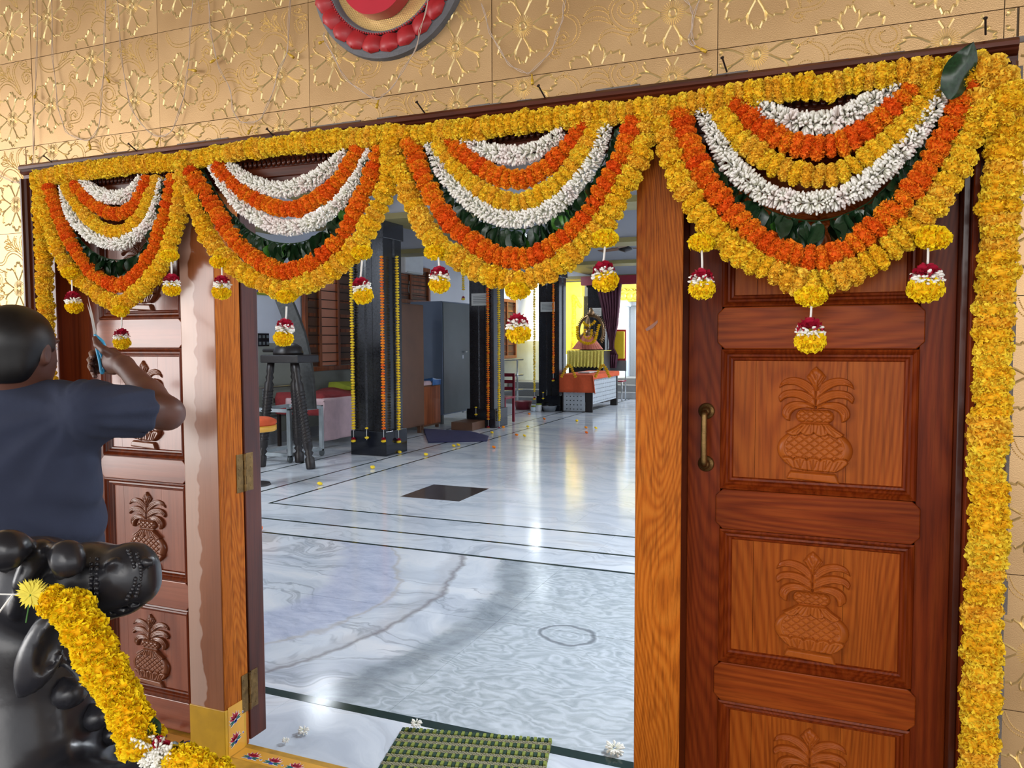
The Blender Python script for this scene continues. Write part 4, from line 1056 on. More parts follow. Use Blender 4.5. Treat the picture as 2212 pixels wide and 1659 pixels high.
mb = MB().lathe([(.178, .018), (.10, .013), (.05, .011), (.001, .010)], seg=48, T=RX, cap=False); dsh = obj('dish', mb, 'ridge', md, smooth=True)
mb = MB(); k = 0
for i in range(-44, 45):
    for j in range(-33, 34):
        x, y = (i+.5*(j % 2))*.0062, j*.0054
        rr = math.hypot(x, y)
        if rr < .174:
            z = float(np.interp(rr, [0, .05, .1, .178], [.010, .011, .013, .018])); mb.add([tuple(RX @ Vector(p)) for p in ((x-.0024, y, z-.0005), (x, y-.0021, z-.0005), (x+.0024, y, z-.0005), (x, y+.0021, z-.0005), (x, y, z+.0028))], [(0, 1, 4), (1, 2, 4), (2, 3, 4), (3, 0, 4)])
tag(obj('stud_mesh', mb, 'ridge', dsh), kind='stuff')
def blade(pts, ws, y0, y1, mat):
    pts = [(a*1.22, b*1.22) for a, b in pts]; ws = [q*1.2 for q in ws]
    S_, _ = resample(np.array(catmull([(a, b, 0) for a, b in pts], 8)), .006); T2 = np.gradient(S_, axis=0); N2 = np.stack([-T2[:, 1], T2[:, 0]], 1); N2 /= np.linalg.norm(N2, axis=1)[:, None]
    w2 = np.interp(np.linspace(0, 1, len(S_)), np.linspace(0, 1, len(ws)), ws)[:, None]
    L_, R2 = S_[:, :2]+N2*w2, S_[:, :2]-N2*w2
    m = MB(); n = len(S_)
    for y in (y0, y1):
        m.v += [(MC[0]+p[0], y, MC[2]+p[1]) for p in L_]+[(MC[0]+p[0], y, MC[2]+p[1]) for p in R2]
    m.f = [(2*n+i, 2*n+i+1, 3*n+i+1, 3*n+i) for i in range(n-1)]+[(i, n+i, n+i+1, i+1) for i in range(n-1)]+[(i, i+1, 2*n+i+1, 2*n+i) for i in range(n-1)]+[(n+i, 3*n+i, 3*n+i+1, n+i+1) for i in range(n-1)]+[(0, 2*n, 3*n, n), (n-1, 2*n-1, 4*n-1, 3*n-1)]
    m.m = [0]*len(m.f); return obj('raised_sign', m, mat, md)
blade([(-.085, -.02), (-.075, -.062), (-.035, -.088), (.015, -.085), (.05, -.05), (.052, -.005), (.02, .025), (-.01, .02)], (.004, .018, .024, .026, .024, .02, .016, .012), -.062, -.018, 'ompaint')
blade([(-.01, .02), (.03, .045), (.035, .085), (.0, .105), (-.04, .095)], (.012, .018, .02, .016, .004), -.062, -.018, 'ompaint')
blade([(.045, .01), (.075, .03), (.10, .01), (.105, -.03), (.085, -.045)], (.008, .014, .016, .014, .004), -.062, -.018, 'ompaint')
# ================================================================ THE HALL BEHIND THE DOOR
def cyl(a, b, r, seg=10): return MB().tube([a, b], r, seg)
pg = 'black granite pillars down the hall'
def bgstring(label, a, b, kind, n_tail=True, r=.030, group='flower strings down the pillars'):
    a, b = np.array(a, float), np.array(b, float)
    root = thing('marigold_garland', label, 'garland', a, group)
    n = int(np.linalg.norm(b-a)/.034)
    obj('string', MB().tube([a, b+(np.array([0, 0, -.17]) if n_tail else 0)], .003, 4), 'thread', root)
    for i in range(n+1):
        p = a+(b-a)*i/n; s = r*rnd.uniform(.9, 1.12)
        put('marigold', MGC[kind][rnd.randrange(3)], root, frame((rnd.uniform(-.2, .2), rnd.uniform(-.2, .2), 1), rnd.uniform(0, 6), p+np.array([rnd.uniform(-.003, .003), 0, 0]), s, s*.95))
    if n_tail:
        put('marigold', MGC['my'][0], root, frame((0, 0, 1), 0, b+np.array([0, 0, -.16]), r*1.25))
        put('rose', RO[0], root, frame((0, 0, 1), 0, b+np.array([0, 0, -.135]), r*.9))
    return root
rows = ((6.43, 'nearest garlanded black granite pillar beside the brown cupboard', 0), (9.82, 'garlanded black pillar behind the grey steel cupboard', 1), (13.1, 'garlanded black pillar with a paper notice beside the orange-draped desk', 1), (16.5, 'black pillar with a paper notice behind the decorated idol', 1))
for y0, lab, note in rows:
    x0, x1 = -5.70, -5.20
    p = thing('pillar', lab, 'pillar', (-5.45, y0+.25, 0), pg)
    obj('base', box(x0-.01, x1+.01, y0-.01, y0+.51, .0005, .31), 'granitebase', p, bevel=.006)
    m = MB()
    e = .03; P = [(x0+e, y0+e), (x0+.19, y0+e), (x0+.21, y0+e+.02), (x1-.21, y0+e+.02), (x1-.19, y0+e), (x1-e, y0+e), (x1-e, y0+.19), (x1-e-.02, y0+.21), (x1-e-.02, y0+.29), (x1-e, y0+.31), (x1-e, y0+.5-e), (x0+e, y0+.5-e)]
    n = len(P); m.v = [(x, y, z) for z in (.31, 2.72) for x, y in P]; m.f = [(i, (i+1) % n, n+(i+1) % n, n+i) for i in range(n)]+[tuple(range(n))[::-1], tuple(range(n, 2*n))]; m.m = [0]*len(m.f)
    obj('shaft', m, 'granite', p)
    obj('capital', MB().box(x0+.005, x1-.005, y0+.005, y0+.495, 2.72, 2.93), 'granite', p, bevel=.006)
    if note: obj('notice', box(x0+.07, x1-.12, y0+e-.004, y0+e, 2.02, 2.22), 'paper', p)
    if note:
        q = MB()
        for k in range(5): q.box(x0+.10, x1-.15-.02*(k % 2), y0+e-.0055, y0+e-.004, 2.06+.028*k, 2.068+.028*k)
        obj('notice_text', q, 'greysteel', p)
def hang(px, py0, py1, y, kind, lab, x=None):
    a = V(px, py0, y) if x is None else XP(px, py0, x); b = V(px, py1, y) if x is None else XP(px, py1, x)
    b[0], b[1] = a[0], a[1]; bgstring(lab, a, b, kind)
hang(758, 545, 925, 6.41, 'my', 'yellow marigold string down the window-side corner of the nearest black pillar')
hang(824, 555, 925, 6.41, 'mo', 'orange marigold string down the front of the nearest black pillar')
hang(857, 555, 928, 6.75, 'my', 'yellow marigold string down the hall-side face of the nearest black pillar', x=-5.16)
hang(1000, 520, 625, 9.80, 'my', 'short visible yellow marigold string above the grey steel cupboard')
hang(1053, 600, 905, 9.80, 'mo', 'orange marigold string down the pillar behind the grey steel cupboard')
hang(1077, 625, 908, 10.2, 'my', 'yellow marigold string down the hall-side face of the second black pillar', x=-5.16)
hang(1154, 600, 845, 13.08, 'my', 'yellow marigold string down the pillar beside the steel railing')
hang(1195, 615, 805, 13.08, 'mo', 'orange marigold string down the pillar just behind the orange-draped desk')
for px, py, y in ((792, 925, 6.40), (1028, 880, 9.79), (1173, 848, 13.07)):
    a = V(px, py, y); t = thing('flower_tassel', {792: 'tiny two-bloom tassel low on the nearest black pillar', 1028: 'tiny two-bloom tassel low on the second black pillar', 1173: 'tiny two-bloom tassel low on the pillar beside the desk'}[px], 'tassel', a)
    obj('thread', MB().tube([a, a-np.array([0, 0, .15])], .003, 4), 'thread', t)
    for d, s in ((0, .026), (-.12, .032)): put('marigold', MGC['my'][1], t, frame((0, 0, 1), 1, a+np.array([0, 0, d]), s))
# ---- windows in the left wall
MAT['litshutter'] = plain('daylit_shutter_tint', (246, 166, 132), .5, var=.1, sc_=3)  # paler colour stands in for daylight on the open shutter
def hall_window(name, y0, y1, z0, z1, panes, barn, lit=None):
    r = sroot(name, (-7.35, y0, z0)); X = -7.33; f = .07
    m = MB().box(X, X+.06, y0-f, y1+f, z0-f, z0).box(X, X+.06, y0-f, y1+f, z1, z1+f).box(X, X+.06, y0-f, y0, z0, z1).box(X, X+.06, y1, y1+f, z0, z1)
    obj('window_frame', m, 'winwood', r, bevel=.005)
    edges = panes if hasattr(panes, '__len__') else [y0+(y1-y0)*i/panes for i in range(panes+1)]
    for i in range(len(edges)-1):
        a = edges[i]; w = edges[i+1]-a
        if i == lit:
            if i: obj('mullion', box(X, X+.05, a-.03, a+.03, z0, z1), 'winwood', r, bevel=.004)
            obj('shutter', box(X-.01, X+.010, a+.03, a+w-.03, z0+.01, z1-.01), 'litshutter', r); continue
        if i: obj('mullion', box(X, X+.05, a-.03, a+.03, z0, z1), 'winwood', r, bevel=.004)
        sh = obj('shutter', box(X-.01, X+.012, a+.02, a+w-.02, z0+.01, z1-.01), 'copper' if i == lit else 'brown', r, bevel=.003)
        for k in range(6):
            z = z0+.06+k*(z1-z0-.1)/6; obj('louvre', box(X+.012, X+.02, a+.08, a+w-.08, z, z+.05), 'winwood', sh)
    for k in range(barn):
        z = z0+(k+.5)*(z1-z0)/barn; obj('bar', cyl((X+.04, y0, z), (X+.04, y1, z), .007, 6), 'iron', r)
    return r
hall_window('window_1', 7.66, 9.5, 1.06, 2.55, (7.66, 7.98, 8.46, 9.0, 9.5), 11, 1)
hall_window('window_2', 14.85, 15.8, 1.08, 2.35, 2, 8)
hall_window('window_3', 10.1, 11.4, 2.2, 2.75, 2, 3)
# ---- left wall fittings
def onwall(px0, px1, py0, py1, depth, x=-7.35):
    a, b = XP(px0, (py0+py1)/2, x), XP(px1, (py0+py1)/2, x); c = XP((px0+px1)/2, py0, x)[2]; d = XP((px0+px1)/2, py1, x)[2]
    return x, a[1], b[1], d, c
x, ya_, yb_, za_, zb2 = onwall(853, 893, 545, 592, .2)
ac = thing('air_conditioner', 'white wall air conditioner high behind the nearest black pillar', 'air conditioner', (x, ya_, za_))
obj('body', box(x+.005, x+.22, ya_, yb_, za_, zb2), 'white', ac, bevel=.03); obj('flap', box(x+.16, x+.225, ya_+.05, yb_-.05, za_-.004, za_+.03), 'paper', ac)
obj('cable', MB().tube(catmull([(x+.05, yb_-.2, za_), (x+.04, yb_-.25, za_-.3), (x+.03, yb_-.05, za_-.55), (x+.02, yb_+.3, za_-.6)], 5), .008, 5), 'paper', ac)
x, a, b, c, d = onwall(553, 578, 720, 748, .03)
sb = thing('switchboard', 'black switchboard on the white wall above the carved stand', 'switchboard', (x, a, c))
obj('plate', box(x, x+.03, a, b, c, d), 'granitebase', sb, bevel=.004)
for i in range(3):
    for j in range(2): obj('switch', box(x+.03, x+.04, a+(b-a)*(i+.25)/3, a+(b-a)*(i+.75)/3, c+(d-c)*(j+.25)/2, c+(d-c)*(j+.7)/2), 'greysteel', sb)
x, a, b, c, d = onwall(546, 602, 604, 638, .03)
pf = thing('picture', 'blue and white framed picture on the wall behind the swag tip', 'picture', (x, a, c))
obj('frame', box(x, x+.02, a, b, c, d), 'greencloth', pf); obj('print', box(x+.02, x+.022, a+.05, b-.05, c+.04, d-.04), 'stblue', pf)
rl = thing('railing', 'steel railing along the grey tiled wall behind the carved stand', 'railing', (-7.15, 5, 0))
for z in (.42, .82): obj('rail', cyl((-7.15, 4.6, z), (-7.15, 7.4, z), .018), 'steel', rl, smooth=True)
for y in (4.7, 5.6, 6.5, 7.4): obj('post', cyl((-7.15, y, 0), (-7.15, y, .82), .016), 'steel', rl, smooth=True)
rl = thing('railing', 'steel railing between the second black pillar and the red bucket', 'railing', (-6.6, 13.2, 0))
for z in (.35, .68, 1.02): obj('rail', cyl((-6.95, 12.2, z), (-6.45, 14.2, z), .02), 'steel', rl, smooth=True)
for t in (0, .45, .9): obj('post', cyl((-6.95+.5*t, 12.2+2*t, 0), (-6.95+.5*t, 12.2+2*t, 1.02), .02), 'steel', rl, smooth=True)
# ---- carved black stand with turned legs
q0, q1 = G(672, 1013), G(564, 1008); cx, cy = (q0[0]+q1[0])/2, (q0[1]+q1[1])/2+.12
st = thing('carved_stand', 'tall black wooden stand with splayed turned legs', 'stand', (cx, cy, 0))
obj('top', MB().box(cx-.27, cx+.25, cy-.2, cy+.2, 1.20, 1.29), 'blackwood', st, bevel=.012)
obj('drum', MB().lathe([(.001, .14), (.09, .13), (.15, .09), (.17, .03), (.17, 0)], c=(cx-.03, cy, 1.29), seg=24), 'blackwood', st, smooth=True)
obj('crossbar', cyl((cx-.34, cy-.05, 1.34), (cx+.0, cy-.05, 1.34), .022), 'blackwood', st, smooth=True)
def turned(a, b, R_):
    a, b = Vector(a), Vector(b); L = (a-b).length; T = Matrix.Translation(b) @ (a-b).to_track_quat('Z', 'Y').to_matrix().to_4x4()
    pr = [(.9, 0), (1, .02), (.95, .10), (.6, .12), (.95, .15), (.7, .17), (.95, .2), (1.0, .3), (.85, .5), (1.0, .72), (.95, .80), (.6, .83), (.9, .86), (.6, .89), (.85, .92), (.7, 1)]
    m = MB()
    pts = [(r*R_*(1+.06*math.sin(k*60)), t*L) for k, (r, t) in enumerate(pr)]; m.lathe(pts, seg=14, T=T)
    for k in range(16):   # spiral beading
        t = .25+.5*k/16; P = [T @ Vector((R_*1.02*math.cos(2*PI*j/10), R_*1.02*math.sin(2*PI*j/10), (t+.02*j/10)*L)) for j in range(11)]; m.tube(P, R_*.10, 4)
    return m
for fx, fy, tx_, ty_ in ((q0[0], q0[1], cx+.16, cy-.12), (q1[0], q1[1], cx-.18, cy-.12), (cx-.10, cy+.26, cx-.05, cy+.12)):
    obj('leg', turned((tx_, ty_, 1.20), (fx, fy, 0.0), .055), 'blackwood', st, smooth=True)
# ---- steel trolley with the curved black beam on it
tx0, ty0 = G(627, 1000)[:2]
tr = thing('trolley', 'grey steel trolley on castors under the curved black beam', 'trolley', (tx0, ty0, 0))
X0, X1, Y0_, Y1_ = tx0-.50, tx0, ty0, ty0+.62
for x in (X0, X1):
    for y in (Y0_, Y1_):
        obj('leg', box(x-.022, x+.022, y-.022, y+.022, .085, .63), 'trolley', tr, bevel=.003)
        w_ = MB().lathe([(.04, -.014), (.042, 0), (.04, .014)], seg=16, T=Matrix.Translation((x, y, .042)) @ Matrix.Rotation(PI/2, 4, 'Y')); obj('castor', w_, 'greysteel', tr)
for z in (.09, .62):
    for a in (((X0, Y0_), (X1, Y0_)), ((X0, Y1_), (X1, Y1_)), ((X0, Y0_), (X0, Y1_)), ((X1, Y0_), (X1, Y1_))):
        obj('crossbar', box(min(a[0][0], a[1][0])-.02, max(a[0][0], a[1][0])+.02, min(a[0][1], a[1][1])-.02, max(a[0][1], a[1][1])+.02, z-.02, z+.02), 'trolley', tr)
Dk = 9.62
bp = [W(a, b, Dk+c) for a, b, c in ((585, 560, .0), (602, 620, 0), (622, 668, 0), (644, 730, 0), (656, 790, 0), (661, 840, 0), (663, 884, 0))]
m = MB(); cur = catmull(bp, 5); n = len(cur); wd = np.interp(np.linspace(0, 1, n), [0, .4, 1], [.085, .10, .11])
for i, p in enumerate(cur):
    t = cur[min(i+1, n-1)]-cur[max(i-1, 0)]; t /= np.linalg.norm(t); s = np.cross(t, AF); s /= np.linalg.norm(s)
    for a, b in ((-1, -.05), (1, -.05), (1, .05), (-1, .05)): m.v.append(tuple(p+s*a*wd[i]+AF*b))
m.f = [(4*i+k, 4*i+(k+1) % 4, 4*i+4+(k+1) % 4, 4*i+4+k) for i in range(n-1) for k in range(4)]+[(0, 1, 2, 3), (4*n-1, 4*n-2, 4*n-3, 4*n-4)]; m.m = [0]*len(m.f)
o = obj('curved_beam', m, 'charcoal', bevel=.008); tag(o, 'tall curved black wooden beam standing on the grey trolley', 'wooden beam')
# ---- bench with cloths
bn = thing('bench', 'low iron bench heaped with red and pink cloths below the window', 'bench', (-6.75, 7.2, 0))
for x in (-7.1, -6.4):
    for y in (6.75, 8.3): obj('leg', box(x-.02, x+.02, y-.02, y+.02, 0, .62), 'iron', bn)
obj('seat', box(-7.15, -6.35, 6.7, 8.35, .60, .66), 'iron', bn)
def drape(name, label, x0, x1, y0, y1, z, hang_front, hang_side, mat, wave=.02, cat='cloth', group=None):
    """cloth lying on a top (x0..x1, y0..y1) and hanging over its front (y0) and its hall side (x1)"""
    nu, nv = 34, 34; m = MB()
    W_, L_ = (x1-x0)+hang_side, (y1-y0)+hang_front
    for j in range(nv+1):
        for i in range(nu+1):
            u, v = i/nu*W_, j/nv*L_; x, y, zz = x0+u, y1-v, z
            ox, oy = max(0, x-x1), max(0, y0-y)
            if ox: x = x1+.012+.012*math.sin(y*14)*min(1, ox*8); zz -= ox
            if oy: y = y0-.012-.012*math.sin(x*17)*min(1, oy*8); zz -= oy
            if ox and oy: zz = z-max(ox, oy)-.3*min(ox, oy); x = x1+.01+oy*.12; y = y0-.01-ox*.12
            if not ox and not oy: zz += wave*(.5+.5*math.sin(x*9+2*math.sin(y*5)))*(.4 if wave < .01 else 1)
            m.v.append((x, y, zz))
    for j in range(nv):
        for i in range(nu): m.f.append((j*(nu+1)+i, (j+1)*(nu+1)+i, (j+1)*(nu+1)+i+1, j*(nu+1)+i+1)); m.m.append(0)
    o = obj(name, m, mat, smooth=True); s = o.modifiers.new('thickness', 'SOLIDIFY'); s.thickness = .006; tag(o, label, cat, group); return o
drape('cloth', 'dark red cloth draped over the bench under the window', -7.1, -6.33, 6.68, 8.3, .70, .25, .28, 'redcloth', .05)
drape('cloth', 'pale pink cloth hanging off the bench below the red cloth', -6.9, -6.29, 6.66, 7.6, .675, .10, .56, 'pinkcloth', .01)
drape('cloth', 'crumpled green and yellow cloth on the far end of the bench', -7.1, -6.6, 7.9, 8.5, .76, .05, .05, 'greencloth', .07)
# ---- round orange stool
c = G(548, 1030); c = W(550, 918, 7.9)
so = thing('stool', 'round stool with orange cushion and yellow rim beside the hinged leaf', 'stool', (c[0], c[1], 0))
obj('cushion', MB().lathe([(.20, 0), (.215, .02), (.21, .05), (.15, .075), (.001, .08)], c=(c[0], c[1], c[2]), seg=28), 'orangecloth', so, smooth=True)
obj('rim', MB().lathe([(.20, -.06), (.212, -.05), (.212, .0), (.2, 0)], c=(c[0], c[1], c[2]), seg=28), 'stickerbase', so, smooth=True)
obj('pedestal', cyl((c[0], c[1], 0.02), (c[0], c[1], c[2]-.05), .025), 'blackwood', so); obj('foot', MB().lathe([(.15, 0), (.14, .02), (.03, .03)], c=(c[0], c[1], 0), seg=20), 'blackwood', so)
# ---- cupboards
g0, g1 = G(865, 946), G(911, 934)
cb = thing('cupboard', 'tall brown steel cupboard beside the nearest black pillar', 'cupboard', (g0[0], g0[1], 0), 'cupboards along the hall')
xf = g0[0]
obj('body', box(xf-.5, xf, g0[1]+.02, g1[1]-.0, .12, 2.0), 'brown', cb, bevel=.006); obj('door', box(xf, xf+.012, g0[1]+.04, g1[1]-.02, .14, 1.98), 'brown', cb, bevel=.003)
for y in (g0[1]+.06, g1[1]-.06): obj('leg', box(xf-.08, xf-.03, y-.025, y+.025, 0, .12), 'brown', cb)
g0, g1 = G(957, 917), G(1022, 903); xf = g0[0]
cb = thing('cupboard', 'tall grey steel cupboard with a keyed handle behind the folded blue mat', 'cupboard', (g0[0], g0[1], 0), 'cupboards along the hall')
obj('body', box(xf-.62, xf, g0[1], g1[1], .16, 2.12), 'bluesteel', cb, bevel=.006)
dd = obj('door', box(xf, xf+.015, g0[1]+.02, g1[1]-.01, .18, 2.1), 'greysteel', cb, bevel=.003)
hp = XP(1000, 760, xf+.015); obj('handle', MB().tube([hp, hp+np.array([.05, 0, 0]), hp+np.array([.05, .06, 0])], .012, 8), 'steel', dd, smooth=True)
obj('key_plate', box(xf+.015, xf+.02, hp[1]-.03, hp[1]+.02, hp[2]-.12, hp[2]-.06), 'steel', dd)
for y in (g0[1]+.06, g1[1]-.08): obj('leg', box(xf-.08, xf-.03, y-.03, y+.03, 0, .16), 'greysteel', cb)
g0, g1 = G(913, 930), G(947, 922); xf = g0[0]
sc2 = thing('cabinet', 'low brown wooden cabinet between the two tall cupboards', 'cabinet', (g0[0], g0[1], 0))
obj('body', box(xf-.45, xf, g0[1], g1[1]+.05, .05, .72), 'brown', sc2, bevel=.005); obj('door', box(xf, xf+.015, g0[1]+.03, g1[1]+.02, .08, .70), 'winwood', sc2, bevel=.003)
for y in (g0[1]+.05, g1[1]): obj('leg', box(xf-.07, xf-.02, y-.02, y+.02, 0, .05), 'brown', sc2)
drape('cloth', 'bundle of pink and orange cloth on the low brown cabinet', xf-.40, xf-.02, g0[1]+.02, g1[1]+.04, .74, .06, .07, 'pinkcloth', .05)
drape('cloth', 'teal cloth at the far end of the low brown cabinet', xf-.2, xf-.0, g1[1]-.22, g1[1]+.06, .80, .03, .09, 'bluebottle', .04)
m = MB(); P = [G(a, b) for a, b in ((915, 930), (1018, 936), (1056, 944), (1052, 954), (925, 957))]
m.v = [(p[0], p[1], .002) for p in P]+[(p[0], p[1], .035 if i < 2 else .02) for i, p in enumerate(P)]; n = 5
m.f = [tuple(range(n)), tuple(range(2*n-1, n-1, -1))]+[(i, n+i, n+(i+1) % n, (i+1) % n) for i in range(n)]; m.m = [0]*len(m.f)
tag(obj('folded_mat', m, 'navy', bevel=.006), 'folded dark blue mat on the floor before the cupboards', 'mat')
a = G(977, 929); m = MB(); m.box(a[0]-.02, a[0]+.36, a[1], a[1]+.55, .002, .13)
tag(obj('wooden_box', m, 'brown', bevel=.006), 'flat brown wooden box between folded blue mat and second black pillar', 'box')
# ---- maroon plastic chair
a = G(1090, 917); ch = thing('plastic_chair', 'maroon plastic chair peeping out beside the second black pillar', 'chair', (a[0], a[1], 0))
x, y = a[0]-.46, a[1]+.1
for dx in (0, .42):
    for dy in (0, .4): obj('leg', box(x+dx-.02, x+dx+.02, y+dy-.02, y+dy+.02, 0, .42), 'maroon', ch, bevel=.004)
obj('seat', box(x-.03, x+.45, y-.03, y+.43, .42, .46), 'maroon', ch, bevel=.01)
for dx in (0, .42): obj('back_post', box(x+dx-.02, x+dx+.02, y+.4, y+.43, .46, .86), 'maroon', ch)
for z in (.56, .68, .80): obj('back_slat', box(x, x+.42, y+.4, y+.42, z, z+.06), 'maroon', ch, bevel=.006)
# ---- pots by the third pillar
a = G(1130, 884); bk = thing('bucket', 'maroon plastic tub on the floor by the railing', 'tub', a)
obj('tub', MB().lathe([(.15, 0), (.19, .16), (.20, .17), (.18, .17), (.14, .02), (.001, .015)], c=tuple(a), seg=24), 'maroon', bk, smooth=True)
a = G(1187, 889); bk = thing('steel_bowl', 'wide steel bowl on the floor beside the orange-draped desk', 'bowl', a)
obj('bowl', MB().lathe([(.11, 0), (.15, .11), (.165, .12), (.14, .11), (.10, .01), (.001, .008)], c=tuple(a), seg=24), 'steel', bk, smooth=True)
for px, py, r, h, mt, lab in ((1152, 889, .05, .10, 'shrinewhite', 'small pale jar next to the maroon tub'), (1164, 889, .065, .14, 'white', 'white pot with a lid on the floor beside the steel bowl')):
    a = G(px, py); t = thing('jar', lab, 'jar', a, None); obj('body', MB().lathe([(r*.8, 0), (r, h*.3), (r, h*.85), (r*.8, h)], c=tuple(a), seg=18), mt, t, smooth=True); obj('lid', MB().lathe([(r*.9, 0), (r*.9, .02), (.001, .025)], c=(a[0], a[1], h), seg=18), 'greencloth', t)
a = G(1174, 880); t = thing('water_bottle', 'clear blue water bottle standing behind the steel bowl', 'bottle', a)
obj('body', MB().lathe([(.045, 0), (.05, .02), (.05, .18), (.02, .24), (.018, .26)], c=tuple(a), seg=16), 'bluebottle', t, smooth=True); obj('cap', MB().lathe([(.02, 0), (.02, .02)], c=(a[0], a[1], .26), seg=12), 'white', t)
# ---- desk with perforated panels and orange cloth
DX0, DX1, DY0, DY1 = -5.14, -4.50, 13.05, 15.0
dk = thing('desk', 'desk with perforated grey panels under the orange cloth', 'desk', (-4.85, 14, 0))
obj('top', box(DX0, DX1, DY0, DY1, .71, .75), 'brown', dk)
for x0, x1, y0, y1 in ((DX0, DX0+.03, DY0, DY0+.35), (DX1-.15, DX1, DY0, DY0+.03), (DX1-.15, DX1, DY1-.1, DY1)): obj('leg_panel', box(x0, x1, y0, y1, 0, .71), 'blackwood', dk, bevel=.004)
m = obj('perforated_panel', box(DX0+.03, DX1-.16, DY0+.005, DY0+.02, .02, .70), 'perf', dk); hl = MB()
for i in range(5):
    for j in range(7): hl.lathe([(.011, 0), (.011, .002)], seg=8, T=Matrix.Translation((DX0+.10+i*.075, DY0+.005, .06+j*.085)) @ Matrix.Rotation(PI/2, 4, 'X'))
tag(obj('perforations', hl, 'granitebase', m), kind='stuff')
m = obj('perforated_panel', box(DX1-.025, DX1-.01, DY0+.05, DY1-.12, .16, .70), 'perf', dk); hl = MB()
for i in range(24):
    for j in range(6): hl.lathe([(.011, 0), (.011, .002)], seg=6, T=Matrix.Translation((DX1-.010, DY0+.1+i*.075, .20+j*.085)) @ Matrix.Rotation(PI/2, 4, 'Y'))
tag(obj('perforations', hl, 'granitebase', m), kind='stuff')
drape('tablecloth', 'orange cloth over the desk with its corner hanging in a point', DX0-.05, DX1+.01, DY0-.03, DY1+.05, .757, .36, .10, 'orangecloth', .004, 'tablecloth')
for px, n_ in ((1224, 0), (1298, 1)):
    q = G(px, 812, .78)+np.array([0, .12, 0]); q[2] = .742; hp = [q+np.array([-.14, 0, .02]), q+np.array([-.04, 0, .20]), q+np.array([.03, 0, .22]), q+np.array([.13, 0, .02])]
    strand('marigold_garland', ['looped marigold garland on the desk end nearer the bowl', 'looped marigold garland on the desk below the curtain'][n_], None, 'my', .03, .04, world=hp, group='garlands on the orange desk')
bk2 = MB().box(-4.95, -4.70, 13.5, 13.85, .765, .785).box(-4.9, -4.68, 13.9, 14.2, .765, .78)
tag(obj('papers', bk2, 'paper', bevel=.003), 'white and cream papers lying on the orange desk cloth', 'papers')
# ---- idol on its throne
IY = 15.75
def VI(px, py, y=IY): return V(px, py, y)
a, b = VI(1236, 757), VI(1309, 800); ct = (a+b)/2
tb = thing('throne_table', 'table under a gold brocade cloth bearing the idol', 'table', (ct[0], IY, 0))
obj('body', box(a[0], b[0], IY-.25, IY+.35, 0.0, a[2]-.02), 'blackwood', tb)
zt_ = a[2]; zb3 = VI(1270, 790)[2]; m = MB(); n = 40
for k, (z, amp) in enumerate(((zt_, 0), (zt_-.02, .01), (zb3+.06, .02), (zb3, .03))):
    for i in range(n+1): m.v.append((a[0]-.03+(b[0]-a[0]+.06)*i/n, IY-.28-amp*(1+math.sin(i*1.7)), z-(.04*abs(math.sin(i*.78)) if k == 3 else 0)))
for k in range(3):
    for i in range(n): m.f.append((k*(n+1)+i, k*(n+1)+i+1, (k+1)*(n+1)+i+1, (k+1)*(n+1)+i)); m.m.append(0)
m.box(a[0]-.03, b[0]+.03, IY-.28, IY+.35, zt_-.005, zt_+.005)
obj('brocade_cloth', m, 'goldcloth', tb, smooth=False)
idl = thing('idol', 'garlanded metal idol in pink-copper cloth before a bronze arch', 'idol', (ct[0], IY, zt_))
cxi = VI(1270, 740)[0]; zi = zt_+.006
body = SDF((cxi-.42, IY-.25, zi), (cxi+.42, IY+.2, zi+.95), .012)
body.u(body.ell((cxi, IY, zi+.08), (.28, .18, .10)), .05); body.u(body.cap((cxi, IY, zi+.1), (cxi, IY, zi+.38), .13, .10), .05)
body.u(body.ell((cxi, IY-.01, zi+.56), (.075, .075, .09)), .03); body.u(body.cap((cxi, IY, zi+.63), (cxi, IY, zi+.78), .07, .02), .02)
for s in (-1, 1):
    body.u(body.cap((cxi+.11*s, IY, zi+.38), (cxi+.2*s, IY-.05, zi+.26), .035), .02); body.u(body.cap((cxi+.2*s, IY-.05, zi+.26), (cxi+.19*s, IY-.1, zi+.42), .028), .02)
put('figure', body.mesh('figure', 'bronze'), idl)
m = MB(); n = 44
for k, (z, r_) in enumerate(((zi+.34, .13), (zi+.2, .22), (zi+.02, .34))):
    for i in range(n+1):
        th = PI+PI*i/n; rr = r_*(1+.06*math.sin(i*2.2)*k); m.v.append((cxi+rr*math.cos(th)*1.05, IY-.02+rr*.62*math.sin(th), z))
for k in range(2):
    for i in range(n): m.f.append((k*(n+1)+i, k*(n+1)+i+1, (k+1)*(n+1)+i+1, (k+1)*(n+1)+i)); m.m.append(0)
obj('pleated_cloth', m, 'copper', idl, smooth=True)
m = MB()
arch = [(cxi+.30*math.cos(t)+.04, IY+.12, zi+.45+.36*math.sin(t)) for t in np.linspace(-.7, PI+.7, 40)]
m.tube(arch, .032, 8)
for p in arch[::1]:
    d = Vector((p[0]-cxi-.04, 0, p[2]-zi-.45)).normalized(); m.tube([p, (p[0]+d.x*.07, p[1], p[2]+d.z*.07)], [.022, .006], 5)
m.lathe([(.08, 0), (.09, .05), (.05, .12), (.02, .18)], c=(cxi+.04, IY+.12, zi+.82), seg=10)
obj('arch', m, 'bronze', idl, smooth=True)
